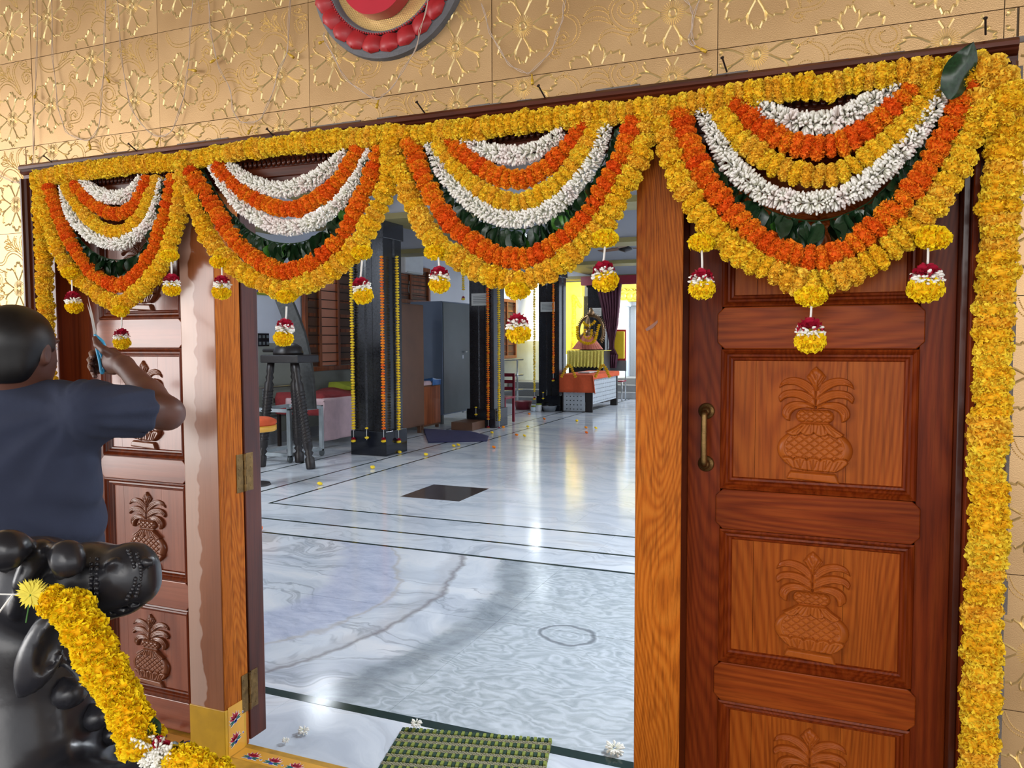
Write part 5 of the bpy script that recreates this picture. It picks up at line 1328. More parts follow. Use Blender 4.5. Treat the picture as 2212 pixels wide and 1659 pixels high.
for lab, pts, r_ in (('wide marigold garland across the idol from arm to arm', [(1247, 706), (1248, 728), (1258, 739), (1272, 742), (1284, 736), (1290, 718), (1294, 702)], .036),
                 ('small marigold loop around the face of the idol', [(1264, 712), (1262, 724), (1266, 730), (1272, 731), (1277, 726), (1278, 713)], .030),
                 ('short marigold garland under the crown of the idol', [(1261, 697), (1265, 702), (1272, 703), (1280, 700), (1285, 694)], .032)):
    strand('marigold_garland', lab, pts, 'ml', r_, .045, y=IY-.27, group='garlands on the idol')
# ---- shrine at the far end
SY = 18.2
sh = thing('shrine', 'white marble shrine with golden plaster door surround at the far end', 'shrine', (-5.3, SY, 0))
def vbox(name, px0, px1, py0, py1, y, d, mat, par=sh, **kw):
    a, b = V(px0, py0, y), V(px1, py1, y); return obj(name, box(a[0], b[0], y, y+d, b[2], a[2]), mat, par, **kw)
vbox('column', 1205, 1256, 610, 866, SY, .3, 'shrinegold', bevel=.02)
vbox('column_base', 1203, 1258, 765, 866, SY-.04, .05, 'shrinewhite', bevel=.02)
vbox('door_surround', 1236, 1258, 640, 800, SY-.08, .1, 'shrinegold', bevel=.01)
vbox('dark_recess', 1256, 1330, 640, 866, SY+.2, .1, 'granite')
vbox('column', 1330, 1352, 655, 866, SY, .3, 'shrinewhite', bevel=.03)
vbox('column', 1360, 1392, 660, 866, SY+.3, .3, 'step', bevel=.03)
vbox('cornice', 1326, 1356, 648, 662, SY-.05, .4, 'shrinewhite', bevel=.02)
ln = vbox('lintel', 1326, 1420, 600, 650, SY-.05, .35, 'shrinegold', bevel=.03)
for i in range(7):
    a = V(1332+i*14, 640, SY-.06); m = MB().lathe([(.10, 0), (.08, .03), (.04, .05), (.001, .055)], seg=12, T=Matrix.Translation((a[0], SY-.05, a[2])) @ Matrix.Rotation(PI/2, 4, 'X')); obj('scroll_boss', m, 'shrinegold', ln, smooth=True)
    m = MB().tube([(a[0]-.08, SY-.07, a[2]+.14), (a[0], SY-.1, a[2]+.2), (a[0]+.08, SY-.07, a[2]+.14)], .02, 6); obj('scroll', m, 'shrinegold', ln, smooth=True)
vbox('panel', 1330, 1350, 660, 720, SY-.03, .04, 'white')
bgstring('bright yellow marigold string down the golden door surround', V(1240, 640, SY-.11), V(1240, 795, SY-.11), 'my', False, .06)
bgstring('slanting yellow marigold string at the head of the golden door surround', V(1240, 640, SY-.13), V(1254, 662, SY-.13), 'my', False, .06)
for i, (z, y) in enumerate(((.16, 16.75), (.32, 17.1), (.48, 17.45))):
    s_ = obj('step', box(-5.15, -2.5, y, SY+.6, z-.16 if i == 0 else z-.16, z), 'step', bevel=.01); tag(s_, ['lowest grey stone step before the shrine', 'middle grey stone step before the shrine', 'top grey stone step before the shrine'][i], 'step', 'steps to the shrine')
for i, (z, y) in enumerate(((.15, 14.6), (.30, 15.0), (.45, 15.4))):
    s_ = obj('step', box(-7.3, -6.0, y, 16.4, z-.15, z), 'step', bevel=.01); tag(s_, ['lowest side step beyond the railing', 'middle side step beyond the railing', 'top side step beyond the railing'][i], 'step', 'side steps beyond the railing')
vl = MB(); a, b = V(1256, 598, 16.45), V(1420, 612, 16.45); vl.box(a[0], b[0], 16.4, 16.5, b[2], a[2]); tag(obj('curtain_rail', vl, 'maroon'), 'dark red beam carrying the purple curtain', 'curtain rail')
cr = thing('curtain', 'dark purple curtain gathered and tied beside the idol', 'curtain', V(1316, 795, 16.3)); m = MB(); n = 30
prof_ = [(612, 1286, 1342), (660, 1298, 1338), (700, 1306, 1334), (740, 1316, 1326), (752, 1316, 1326), (768, 1306, 1334)]
for k, (py, l, r_) in enumerate(prof_):
    A_, B_ = V(l, py, 16.3), V(r_, py, 16.3)
    for i in range(n+1): p = A_+(B_-A_)*i/n; m.v.append((p[0], p[1]+.035*math.sin(i*1.5), p[2]))
for k in range(len(prof_)-1):
    for i in range(n): m.f.append((k*(n+1)+i, k*(n+1)+i+1, (k+1)*(n+1)+i+1, (k+1)*(n+1)+i)); m.m.append(0)
o = obj('drape', m, 'purple', cr, smooth=True); s = o.modifiers.new('t', 'SOLIDIFY'); s.thickness = .01
m = MB(); 
for k, (py, l, r_) in enumerate(((766, 1304, 1334), (795, 1306, 1330))):
    A_, B_ = V(l, py, 16.28), V(r_, py, 16.28)
    for i in range(n+1): p = A_+(B_-A_)*i/n; m.v.append((p[0], p[1]+.04*math.sin(i*1.3), p[2]))
for i in range(n): m.f.append((i, i+1, n+1+i+1, n+1+i)); m.m.append(0)
o = obj('hem', m, 'purple', cr, smooth=True); s = o.modifiers.new('t', 'SOLIDIFY'); s.thickness = .01
a = V(1335, 770, 16.5); sc3 = thing('steel_chair', 'steel chair with a yellow bag and red cloth beside the curtain', 'chair', (a[0], 16.6, 0))
for dx in (-.18, .2):
    for dy in (0, .35): obj('leg', cyl((a[0]+dx, 16.1+dy, 0), (a[0]+dx, 16.1+dy, .95 if dy else .45), .015), 'steel', sc3, smooth=True)
obj('seat', box(a[0]-.2, a[0]+.22, 16.1, 16.46, .45, .48), 'maroon', sc3); obj('back', box(a[0]-.2, a[0]+.22, 16.43, 16.46, .7, .95), 'steel', sc3)
a, b = V(1318, 716, 16.42), V(1350, 775, 16.42); tag(obj('yellow_bag', MB().box(a[0], b[0], 16.32, 16.42, b[2], a[2]), 'yellowbox', bevel=.02), 'bright yellow bag on the steel chair back', 'bag')
a, b = V(1332, 712, 16.6), V(1354, 800, 16.6); tag(obj('red_cloth', MB().box(a[0], b[0], 16.5, 16.53, b[2], a[2]), 'red', bevel=.01), 'red printed cloth hanging behind the yellow bag', 'cloth')
a, b = V(1331, 694, SY-.05), V(1345, 716, SY-.05); obj('print', MB().box(a[0], b[0], SY-.06, SY-.03, b[2], a[2]), 'pinkcloth', sh, bevel=.01)
# ---- ceiling fan
a = W(1351, 535, 13.2); fn = thing('ceiling_fan', 'brown ceiling fan seen beside the bare wooden post', 'ceiling fan', a)
obj('rod', cyl((a[0], a[1], a[2]), (a[0], a[1], 3.42), .012), 'blackwood', fn); obj('hub', MB().lathe([(.02, .16), (.09, .1), (.03, .04), (.1, 0), (.12, -.04), (.001, -.08)], c=tuple(a), seg=20), 'blackwood', fn, smooth=True)
for k in range(3):
    th = .5+k*2*PI/3; T = Matrix.Translation(Vector(a)) @ Matrix.Rotation(th, 4, 'Z') @ Matrix.Rotation(.18, 4, 'X'); obj('blade', MB().box(.12, .62, -.065, .065, -.01, 0, T=T), 'brown', fn, bevel=.003)
# ---- ceiling lamps (the fittings of the hall lamps, added fill lamps included)
e = NT('lamp_glow'); e.base((1, 1, 1, 1)); e.setp(Emission_Color=(.9, .96, 1, 1), Emission_Strength=5.0); MAT['glow'] = e.m
for i, (x, y, p, sx, sy) in enumerate(LAMPS[:6]):
    t = thing('tube_lamp', ['lit tube lamp glimpsed through the swag over the hinge side', 'tube lamp between the second and third black pillars', 'added fill tube lamp nearest the doorway', 'added fill tube lamp over the right half of the hall, second from the doorway', 'added fill tube lamp over the right half of the hall, third from the doorway', 'added fill tube lamp in front of the shrine'][i], 'lamp', (x, y, 3.42), 'ceiling tube lamps')
    obj('rod', cyl((x, y, 3.27), (x, y, 3.42), .012), 'white', t); obj('body', box(x-.03, x+.03, y-sy/2, y+sy/2, 3.25, 3.29), 'white', t)
    obj('tube', cyl((x, y-sy/2+.03, 3.232), (x, y+sy/2-.03, 3.232), .016), 'glow', t)
# ---- fallen blooms on the floor
fb = [(691, 1049, 'my'), (805, 1013, 'my'), (863, 980, 'my'), (920, 985, 'my'), (980, 966, 'my'), (990, 964, 'my'), (1067, 969, 'mo'), (1017, 926, 'my'), (1063, 937, 'my'), (1087, 925, 'mo'), (1092, 917, 'my'), (1116, 942, 'mo'), (1133, 944, 'my'), (1140, 924, 'my'), (1176, 907, 'mo'), (1143, 896, 'mo'), (1131, 885, 'my'), (1246, 911, 'my'), (1266, 926, 'mo'), (1287, 927, 'my'), (1267, 937, 'mo'), (560, 1146, 'mo')]
names = {'my': 'yellow', 'mo': 'orange'}
wh = ['by the floor strip corner, nearest the doorway', 'between floor strip corner and nearest pillar', 'at the foot of the nearest black pillar', 'on the strip past the nearest black pillar', 'touching another bloom on the strip before the blue mat', 'second of two touching on the strip before the blue mat', 'on open marble beyond the folded blue mat', 'before the wooden box by the second pillar', 'on the strip in front of the second pillar', 'at the corner of the second pillar', 'behind the orange one at the second pillar', 'on the marble right of the second pillar', 'beside the orange one on the marble past the second pillar', 'midway between second pillar and steel bowl', 'in front of the steel bowl', 'between the maroon tub and the strip', 'just in front of the maroon tub', 'in front of the perforated desk panel', 'beyond its orange twin before the desk', 'right of the orange pair before the desk', 'nearer of the orange pair before the desk', 'against the hinged leaf on the near floor strip']
for (px, py, k), wl_ in zip(fb, wh):
    p = G(px, py); o = put('marigold', MGC[k][rnd.randrange(3)], None, frame((.3, rnd.uniform(-.5, .5), 1), rnd.uniform(0, 6), (p[0], p[1], .022), .031)); tag(o, 'fallen %s marigold %s' % (names[k], wl_), 'flower', 'fallen marigolds on the hall floor')
for (px, py, s, lab) in ((1327, 1626, .036, 'large white bloom on the marble beside the bare wooden post'), (655, 1587, .022, 'small white bloom on the marble near the painted threshold'), (617, 1608, .014, 'tiny white petal cluster nearest the threshold corner'), (899, 1582, .022, 'small white bloom on the corner of the green doormat')):
    p = G(px, py); zz = .016 if s != .022 or px != 899 else .035
    o = put('tuberose', TR[1], None, frame((.2, .1, 1), 1, (p[0], p[1], zz), s, s*.8)); tag(o, lab, 'flower', 'white blooms on the floor')
# ---- doormat
A_ = G(870, 1577); B_ = G(1193, 1602); u_ = (B_-A_); Lw = np.linalg.norm(u_[:2]); ux = u_/Lw; vx = np.array([ux[1], -ux[0], 0.0])
mt = thing('doormat', 'green and cream striped woven mat just inside the threshold', 'doormat', A_)
MAT['matgreen'] = plain('mat_green', (34, 62, 46), .9, sc_=60); MAT['matolive'] = plain('mat_olive', (128, 140, 60), .9, sc_=60); MAT['matcream'] = plain('mat_cream', (156, 152, 124), .9, sc_=60); MAT['matgrey'] = plain('mat_grey', (96, 98, 84), .9, sc_=60)
v_off = 0.0
for r_ in range(14):
    m = MB(); even = r_ % 2 == 0; rh = .031 if even else .021; subs = 1 if even else 4; nd = 42 if even else 46; w_ = Lw/nd
    for s_ in range(subs):
        for k in range(nd):
            o0 = (k+(.5 if s_ % 2 else 0))*w_
            if o0+w_ > Lw+.001: continue
            v0 = v_off+s_*rh/subs; zt2 = (.0125+.001*rnd.random()+(.0015 if k % 2 else 0)) if even else .011+.0015*rnd.random()
            p0 = A_+ux*o0+vx*v0; p1 = p0+ux*w_*.97; p2 = p1+vx*rh/subs*(.97 if even else .8); p3 = p0+vx*rh/subs*(.97 if even else .8); f = .12
            ins = [p0+(p2-p0)*f, p1+(p3-p1)*f, p2+(p0-p2)*f, p3+(p1-p3)*f]
            m.add([(p[0], p[1], .001) for p in (p0, p1, p2, p3)]+[(p[0], p[1], zt2) for p in ins], [(4, 5, 6, 7), (0, 1, 5, 4), (1, 2, 6, 5), (2, 3, 7, 6), (3, 0, 4, 7)], (k % 2) if even else 2)
    if not even: m.add([(p[0], p[1], .008) for p in (A_+vx*v_off, A_+ux*Lw+vx*v_off, A_+ux*Lw+vx*(v_off+rh), A_+vx*(v_off+rh))], [(3, 2, 1, 0)], 3)
    v_off += rh
    obj('woven_band', m, ['matgreen', 'matolive', 'matcream', 'matgrey'], mt)['kind'] = 'stuff'
# ================================================================ PERSON ON THE PORCH
UPV = np.array([0, 0, 1.0])
fw = AF.copy(); fw[2] = 0; fw /= np.linalg.norm(fw); rt0 = np.array([fw[1], -fw[0], 0])
fwd = fw+.18*rt0; fwd /= np.linalg.norm(fwd); rgt = np.array([fwd[1], -fwd[0], 0])
BAS = np.stack([rgt, fwd, UPV], 1)
def bounds(P, pad):
    P = np.array(P); return P.min(0)-pad, P.max(0)+pad
def joinmesh(name, meshes):
    v, f, o = [], [], 0
    for me in meshes:
        n = len(me.vertices); c = np.empty(n*3); me.vertices.foreach_get('co', c); v += c.reshape(-1, 3).tolist()
        f += [tuple(i+o for i in p.vertices) for p in me.polygons]; o += n
    me = bpy.data.meshes.new(name); me.from_pydata(v, [], f); me.materials.append(meshes[0].materials[0]); me.polygons.foreach_set('use_smooth', [True]*len(f)); me.update(); return me
HC = W(36, 754, 2.06)                       # head centre
NB = W(40, 880, 2.10)                       # base of the neck
SR = W(196, 885, 2.06); EL = W(360, 893, 2.24); WR = W(268, 790, 2.36)
SL = W(-128, 885, 2.14)
EL2 = SL-rgt*.10-UPV*.17+fwd*.17; WR2 = EL2+fwd*.20+UPV*.13+rgt*.04; p2 = WR2+(fwd*.8+UPV*.5)*.05
skn = SDF(*bounds([HC-.12, HC+.13, NB-UPV*.16-rgt*.1, SL, SR, EL, EL2, WR, W(195, 735, 2.42), W(195, 810, 2.42), p2+(fwd+UPV*.4)*.10], .07), .0052)
def he(c, r, k=.02, cut=False): skn.ellu(c, r, BAS, k, cut)
he(HC+UPV*.012, (.078, .098, .098))
he(HC+fwd*.030-UPV*.050, (.062, .070, .066), .04)                      # jaw and cheeks
skn.capu(HC-fwd*.02-UPV*.03, NB, .058, .070, .04)
for q in (-1, 1):
    he(HC+rgt*q*.083-UPV*.012+fwd*.004, (.010, .018, .031), .008); he(HC+rgt*q*.093-UPV*.012+fwd*.004, (.006, .010, .020), .004, True)
    he(HC+fwd*.088+rgt*q*.033+UPV*.022, (.022, .010, .008), .012)      # brow
    he(HC+fwd*.100+rgt*q*.033, (.016, .012, .010), .01, True)
    he(HC+fwd*.112+rgt*q*.012-UPV*.035, (.010, .010, .008), .008)
skn.capu(HC+fwd*.092+UPV*.008, HC+fwd*.118-UPV*.032, .008, .013, .012)    # nose
he(HC+fwd*.100-UPV*.064, (.025, .010, .007), .008); he(HC+fwd*.098-UPV*.076, (.022, .010, .007), .006); he(HC+fwd*.080-UPV*.104, (.024, .020, .016), .02)
skn.capu(NB, NB-UPV*.10, .068, .10, .05); skn.capu(SL*.98+NB*.02-UPV*.02, SR*.98+NB*.02-UPV*.02, .048, .048, .04)
# raised right arm: forearm tapers from the elbow to the wrist
skn.capu(SR, EL, .054, .043, .03); skn.ellu(EL+(EL-SR)/np.linalg.norm(EL-SR)*.006, (.040, .044, .040), None, .015)
mid = EL*.62+WR*.38
skn.capu(EL, mid, .043, .040, .02); skn.capu(mid, WR, .040, .0265, .02)
PC = W(243, 781, 2.40)
ax1 = PC-WR; ax1 /= np.linalg.norm(ax1); ax3 = np.cross(ax1, UPV); ax3 /= np.linalg.norm(ax3); ax2 = np.cross(ax3, ax1)
skn.ellu(PC, (.044, .040, .023), np.stack([ax1, ax2, ax3], 1), .02); skn.capu(WR, PC, .0265, .026, .02)
FT_ = []
for i in range(4):
    L_ = (0, 4, 3, -4)[i]
    c = [W(233, 762+13*i, 2.405), W(213-L_, 758+14*i, 2.440), W(198-L_, 763+14*i, 2.436), W(201-L_, 771+14*i, 2.405)]
    for (a, b), (ra, rb) in zip(zip(c, c[1:]), ((.0105, .0095), (.0095, .0086), (.0086, .0078))): skn.capu(a, b, ra, rb, .004)
    FT_.append(c[-1])
c = [W(252, 772, 2.375), W(226, 757, 2.365), W(211, 745, 2.375), W(206, 731, 2.385)]
for (a, b), (ra, rb) in zip(zip(c, c[1:]), ((.016, .0125), (.0125, .0110), (.0110, .0092))): skn.capu(a, b, ra, rb, .006)
THUMB = c[-1]
# left arm, reaching forward beside the door
skn.capu(SL, EL2, .054, .043, .03); skn.capu(EL2, WR2, .043, .027, .02)
skn.ellu(p2, (.038, .048, .022), BAS, .02)
for i in range(4):
    b0 = p2+(fwd*.8+UPV*.5)*.04+rgt*(.027-.018*i); b1 = b0+(fwd*.85+UPV*.45)*.035; b2 = b1+(fwd*.7-UPV*.5)*(.028-.003*abs(i-1)); skn.capu(b0, b1, .0095, .009, .003); skn.capu(b1, b2, .009, .008, .003)
b0 = p2+rgt*.03; skn.capu(b0, b0+rgt*.03+fwd*.02, .013, .011, .006); skn.capu(b0+rgt*.03+fwd*.02, b0+rgt*.03+fwd*.05, .011, .009, .005)
FZ = -.10
HP = np.array([NB[0], NB[1], .86])+fwd*.01
person = thing('person', 'dark-haired person in a navy t-shirt seen from behind, raising scissors to a garland', 'person', (HP[0], HP[1], FZ))
feet = []
for s in (-1, 1):
    ft = SDF(*bounds([HP+rgt*s*.11+fwd*.22-UPV*(HP[2]-FZ), HP+rgt*s*.11-fwd*.1-UPV*(HP[2]-FZ-.2)], .07), .009)
    an = np.array([HP[0], HP[1], FZ+.10])+rgt*s*.11; ft.d = ft.cap(an+UPV*.12, an-UPV*.02, .045, .04); ft.u(ft.ell(an+fwd*.07-UPV*.062, (.045, .13, .035), BAS), .04); ft.u(ft.ell(an-fwd*.02-UPV*.06, (.038, .045, .038), BAS), .02)
    feet.append(ft.mesh('foot', 'skin'))
pb = put('body', skn.mesh('body', 'skin'), person)
for f_ in feet: put('foot', f_, person)
for s in (-1, 1):
    e = MB().lathe([(.001, -.012), (.008, -.009), (.012, 0), (.008, .009), (.001, .012)], seg=12, T=Matrix.Translation(Vector(HC+fwd*.086+rgt*s*.033))); obj('eye', e, 'white', pb, smooth=True)
# hair: close-cropped cap over the skull down to the nape
hair = SDF(*bounds([HC-.13, HC+.13], .01), .0055)
hair.d = hair.ell(HC+UPV*.018-fwd*.008, (.090, .106, .098), BAS)
hair.u(hair.ell(HC-fwd*.045-UPV*.048, (.070, .052, .055), BAS), .03)
rel = np.stack([hair.X-HC[0], hair.Y-HC[1], hair.Z-HC[2]], -1)
lf_ = rel @ fwd.astype(np.float32); lz = rel @ UPV.astype(np.float32); lr_ = np.abs(rel @ rgt.astype(np.float32))
hair.cut(np.minimum(-(lf_-.040)+0*lz, (lz-.050)).astype(np.float32)*1.0 if False else np.maximum(lz-.062, -(lf_-.055)), .01)   # face opening
hair.cut(np.maximum(lz+.012, -(lf_+.002))-.0, .012)                                                                        # clear around and below the ears
hair.cut(lz+.088-.0*lf_, .01)
put('hair', hair.mesh('hair', 'hair'), person)
# t-shirt
sh_ = SDF(*bounds([SL-rgt*.12, SR+rgt*.20, EL, HP-UPV*.12, NB+UPV*.08], .12), .0095)
cb_ = W(34, 965, 2.11); bl_ = W(38, 1110, 2.12)
sh_.d = sh_.ell(cb_, (.225, .135, .19), BAS)
sh_.u(sh_.ell(bl_, (.235, .155, .20), BAS), .10)
sh_.u(sh_.cap(SL+UPV*.002, SR+UPV*.002, .066, .066), .06)
sh_.u(sh_.cap(NB-UPV*.03, cb_+UPV*.05, .085, .12), .07)
SE = SR+(EL-SR)*.70; SE2 = SL+(EL2-SL)*.70
sh_.u(sh_.cap(SR, SR+(EL-SR)*.95, .074, .068), .035); sh_.u(sh_.cap(SL, SL+(EL2-SL)*.95, .074, .068), .035)
HM = HP+UPV*.02
sh_.u(sh_.cap(bl_, HM, .16, .17)+0, .08)
def plane(s, p, n): n = np.array(n)/np.linalg.norm(n); return ((s.X-p[0])*n[0]+(s.Y-p[1])*n[1]+(s.Z-p[2])*n[2]).astype(np.float32)


sh_.cut(plane(sh_, HM-UPV*.10, (0, 0, 1)), .006)
sh_.cut(sh_.cap(NB+UPV*.0, NB+UPV*.25, .066, .10), .008)                       # neck opening
# folds: gathers fanning from the raised arm and horizontal creases at the waist
la = plane(sh_, SR, rgt); lz2 = plane(sh_, SR, UPV)
ang = np.arctan2(lz2, -la); rr_ = np.sqrt(la**2+lz2**2)
fold = .005*np.sin(ang*13+rr_*9)*np.exp(-((rr_-.16)/.12)**2)+.0065*np.sin((lz2+.25*la)*62+3*np.sin(la*9))*np.exp(-((lz2+.30)/.10)**2)+.003*np.sin(la*30+lz2*14)*np.exp(-((lz2+.15)/.2)**2)
sh_.d = sh_.d+fold.astype(np.float32)
sh_.cut(np.maximum(-plane(sh_, SE, EL-SR), sh_.cap(SE, EL, .13)), .002); sh_.cut(np.maximum(-plane(sh_, SE2, EL2-SL), sh_.cap(SE2, EL2, .13)), .002)
sh_.cut(sh_.cap(SE-(EL-SR)*.06, EL, .054), .003); sh_.cut(sh_.cap(SE2-(EL2-SL)*.06, EL2, .054), .003)
put('tshirt', sh_.mesh('tshirt', 'shirt'), person)
# trousers
tr_ = SDF(*bounds([HP-rgt*.2-fwd*.1, HP+rgt*.2+fwd*.1+UPV*.08, (HP[0], HP[1], FZ+.06)], .06), .013)
tr_.d = tr_.ell(HP, (.175, .13, .14), BAS)
for s in (-1, 1):
    hip = HP+rgt*s*.085-UPV*.03; kn = np.array([HP[0], HP[1], FZ+.50])+rgt*s*.10+fwd*.02; an = np.array([HP[0], HP[1], FZ+.09])+rgt*s*.11
    tr_.u(tr_.cap(hip, kn, .105, .08), .03); tr_.u(tr_.cap(kn, an, .08, .062), .02)
tr_.cut(plane(tr_, (0, 0, FZ+.075), (0, 0, 1)), .004)
put('trousers', tr_.mesh('trousers', 'trouser'), person)
# scissors held in the hand
scz = thing('scissors', 'steel scissors with light blue plastic handles held up by the person', 'scissors', W(207, 726, 2.40))
pv = W(206, 722, 2.40)
for i, (tx_, ty_) in enumerate(((190.5, 641), (187.5, 655))):
    tip = W(tx_, ty_, 2.50 - .01*i); m = MB(); d = tip-pv; side = np.cross(d, AF); side /= np.linalg.norm(side); w0 = .0055
    back = pv-d*.12
    o_ = AF*(.0015*(1 if i else -1))
    for z in (-.001, .001):
        m.v += [tuple(p+AF*z+o_) for p in (back+side*w0*(1 if i else -1), back-side*w0*.5, pv-side*w0, pv+d*.5-side*w0*.9, tip, pv+d*.5+side*w0*.2, pv+side*w0)]
    n = 7; m.f = [tuple(range(n)), tuple(range(2*n-1, n-1, -1))]+[(k, n+k, n+(k+1) % n, (k+1) % n) for k in range(n)]; m.m = [0]*len(m.f)
    obj('blade', m, 'blade', scz)
def ringtube(P, r, flat=1.0): return MB().tube(catmull(P, 6), r, 8)
obj('handle', ringtube([W(a, b, c) for a, b, c in ((205, 724, 2.398), (212, 729, 2.385), (222, 738, 2.38), (227, 750, 2.38), (225, 760, 2.385), (219, 757, 2.39), (214, 745, 2.395), (209, 733, 2.398), (205, 724, 2.398))], .0042), 'bluehandle', scz, smooth=True)
obj('handle', ringtube([W(a, b, c) for a, b, c in ((206, 724, 2.402), (207, 740, 2.40), (210, 758, 2.395), (215, 780, 2.385), (219, 804, 2.385), (223, 803, 2.39), (224, 785, 2.40), (218, 765, 2.405), (211, 748, 2.405), (207, 735, 2.402), (206, 724, 2.402))], .0042), 'bluehandle', scz, smooth=True)
# ================================================================ BULL STATUE (seated, black polished stone)
pts = [W(a, b, c) for a, b, c in ((-420, 1640, 1.75), (360, 1250, 1.29), (-60, 1150, 1.25), (330, 1700, 1.15), (-100, 1800, 1.2))]
lo, hi = bounds(pts, .16); lo[2] = .50; lo[0] = max(lo[0], -2.40); hi[1] = min(hi[1], -.80)
bs = SDF(lo, hi, .0075)
def C(a, b, ra, rb, k=.03): bs.u(bs.cap(W(*a), W(*b), ra*a[2]/FPX, rb*b[2]/FPX), k)
bs.d = bs.cap(W(100, 1262, 1.375), W(200, 1256, 1.35), 92*1.375/FPX, 79*1.35/FPX)          # skull
C((200, 1256, 1.35), (268, 1247, 1.325), 79, 66, .02); C((268, 1247, 1.325), (280, 1240, 1.32), 65, 58, .02)      # muzzle
C((282, 1240, 1.32), (302, 1264, 1.315), 52, 36, .02); C((292, 1214, 1.315), (306, 1220, 1.312), 34, 26, .02)
C((120, 1300, 1.37), (262, 1292, 1.33), 52, 30, .03)                                      # lower jaw
C((60, 1260, 1.40), (20, 1330, 1.44), 92, 120, .05)
C((20, 1330, 1.44), (35, 1500, 1.42), 120, 165, .06)                                      # neck
C((35, 1500, 1.42), (50, 1760, 1.38), 165, 215, .06)                                      # chest
C((-80, 1600, 1.55), (-430, 1680, 1.78), 200, 200, .08)                                   # trunk
C((-90, 1470, 1.50), (-180, 1500, 1.55), 120, 110, .10)                                   # hump
C((300, 1720, 1.22), (340, 1690, 1.20), 70, 50, .03); C((120, 1740, 1.32), (300, 1730, 1.22), 100, 70, .04)   # folded foreleg
C((106, 1186, 1.285), (144, 1202, 1.248), 14, 34, .005); C((144, 1202, 1.248), (146, 1212, 1.246), 36, 36, .005); C((146, 1214, 1.246), (124, 1250, 1.262), 34, 7, .005)     # horn
C((92, 1180, 1.30), (104, 1186, 1.285), 11, 13, .006)
C((50, 1178, 1.26), (20, 1188, 1.24), 20, 46, .01); C((20, 1188, 1.24), (8, 1232, 1.24), 44, 9, .006)
C((45, 1260, 1.27), (78, 1200, 1.29), 12, 34, .02); C((28, 1330, 1.30), (52, 1255, 1.27), 10, 14, .02)         # folds below the horns
def EE(c, r, ang_px, k=.01, cut=False):
    c3 = W(*c); s = c[2]/FPX; a = math.radians(ang_px); ax = AR*math.cos(a)-AU*math.sin(a); ay = AR*math.sin(a)+AU*math.cos(a)
    d = bs.ell(c3, (r[0]*s, r[1]*s, r[2]*s), np.stack([ax, ay, AF], 1)); (bs.cut if cut else bs.u)(d, k)
EE((88, 1412, 1.242), (96, 46, 32), 114, .012); EE((55, 1480, 1.25), (34, 17, 14), 114, .012)                    # ear
EE((110, 1398, 1.226), (64, 25, 40), 112, .004, True)
C((130, 1340, 1.30), (112, 1345, 1.27), 34, 30, .02)
EE((318, 1214, 1.285), (16, 13, 10), 20, .01); EE((324, 1216, 1.272), (9, 6, 14), 0, .004, True)                 # nostril
EE((243, 1216, 1.272), (20, 9, 10), -25, .008); EE((243, 1216, 1.248), (13, 5, 8), -25, .004, True)                # eye
EE((268, 1312, 1.30), (46, 3.5, 60), -20, .004, True)                                      # lip
for a, b in (((120, 1440), (150, 1660)), ((160, 1450), (205, 1660)), ((195, 1490), (232, 1660))):
    pass
def surfD(px, py, d0=1.0, d1=1.7):
    for D_ in np.arange(d0, d1, .004):
        p = W(px, py, D_); i = np.round((p-bs.lo)/bs.res).astype(int)
        if (i >= 0).all() and (i < bs.d.shape).all() and bs.d[tuple(i)] < 0: return D_
    return None
beads = []
for x_ in (199, 211):
    for k in range(12): beads.append((x_-2*math.sin(PI*k/11), 1208+10.5*k, 5.6))
for dx in (0, 15):
    P_ = catmull([(277+dx, 1190, 0), (290+dx*.9, 1224, 0), (292+dx*.7, 1258, 0), (274+dx*1.1, 1295, 0)], 5)
    for q in P_[::1]: beads.append((q[0], q[1], 4.8))
for k in range(9):                       # wavy carved cloth on the chest
    y_ = 1500+19*k; D1, D2, D3 = surfD(104+4*k, y_), surfD(124+4*k, y_+9), surfD(146+4*k, y_+6)
    if D1 and D2 and D3: C((104+4*k, y_, D1), (124+4*k, y_+9, D2), 4, 5, .006); C((124+4*k, y_+9, D2), (146+4*k, y_+6, D3), 5, 3, .006)
for a, b in (((205, 1200), (205, 1335)),):
    for k in range(8):
        y0_, y1_ = a[1]+(b[1]-a[1])*k/8, a[1]+(b[1]-a[1])*(k+1)/8; D1, D2 = surfD(205, y0_), surfD(205, y1_)
        if D1 and D2: C((205, y0_, D1), (205, y1_, D2), 1.8, 1.8, .004)
BD = []
for a, b, r in beads:
    D_ = surfD(a, b)
    if D_: BD.append((a, b, D_-.001, r))
C((130, 1420, 1.262), (175, 1462, 1.25), 9, 10, .008); C((175, 1462, 1.25), (300, 1620, 1.20), 10, 9, .008)                # bell rope
bull = thing('bull_statue', 'polished black stone seated bull with bead straps, garlanded, in front of the left carved door', 'statue', (W(40, 1600, 1.42)[0], W(40, 1600, 1.42)[1], .52))
bme = bs.mesh('body', 'stone'); put('body', bme, bull)
for a, b, D_, r in BD:
    M_ = Matrix.Translation(Vector(W(a, b, D_))) @ Matrix.Diagonal((r*D_/FPX, r*D_/FPX, r*D_/FPX*1.1, 1))
    if not 'BEADM' in globals(): BEADM = MB().lathe([(.05, -1), (.7, -.7), (1, 0), (.7, .7), (.05, 1)], seg=10).mesh('bead', 'stone', True)
    put('bead', BEADM, bull, M_)
BELL = MB().lathe([(.02, -1), (.45, -.9), (.8, -.6), (1, -.05), (.92, .4), (.66, .75), (.3, .98), (.12, 1.15), (.02, 1.2)], seg=28).mesh('bell', 'stone', True)
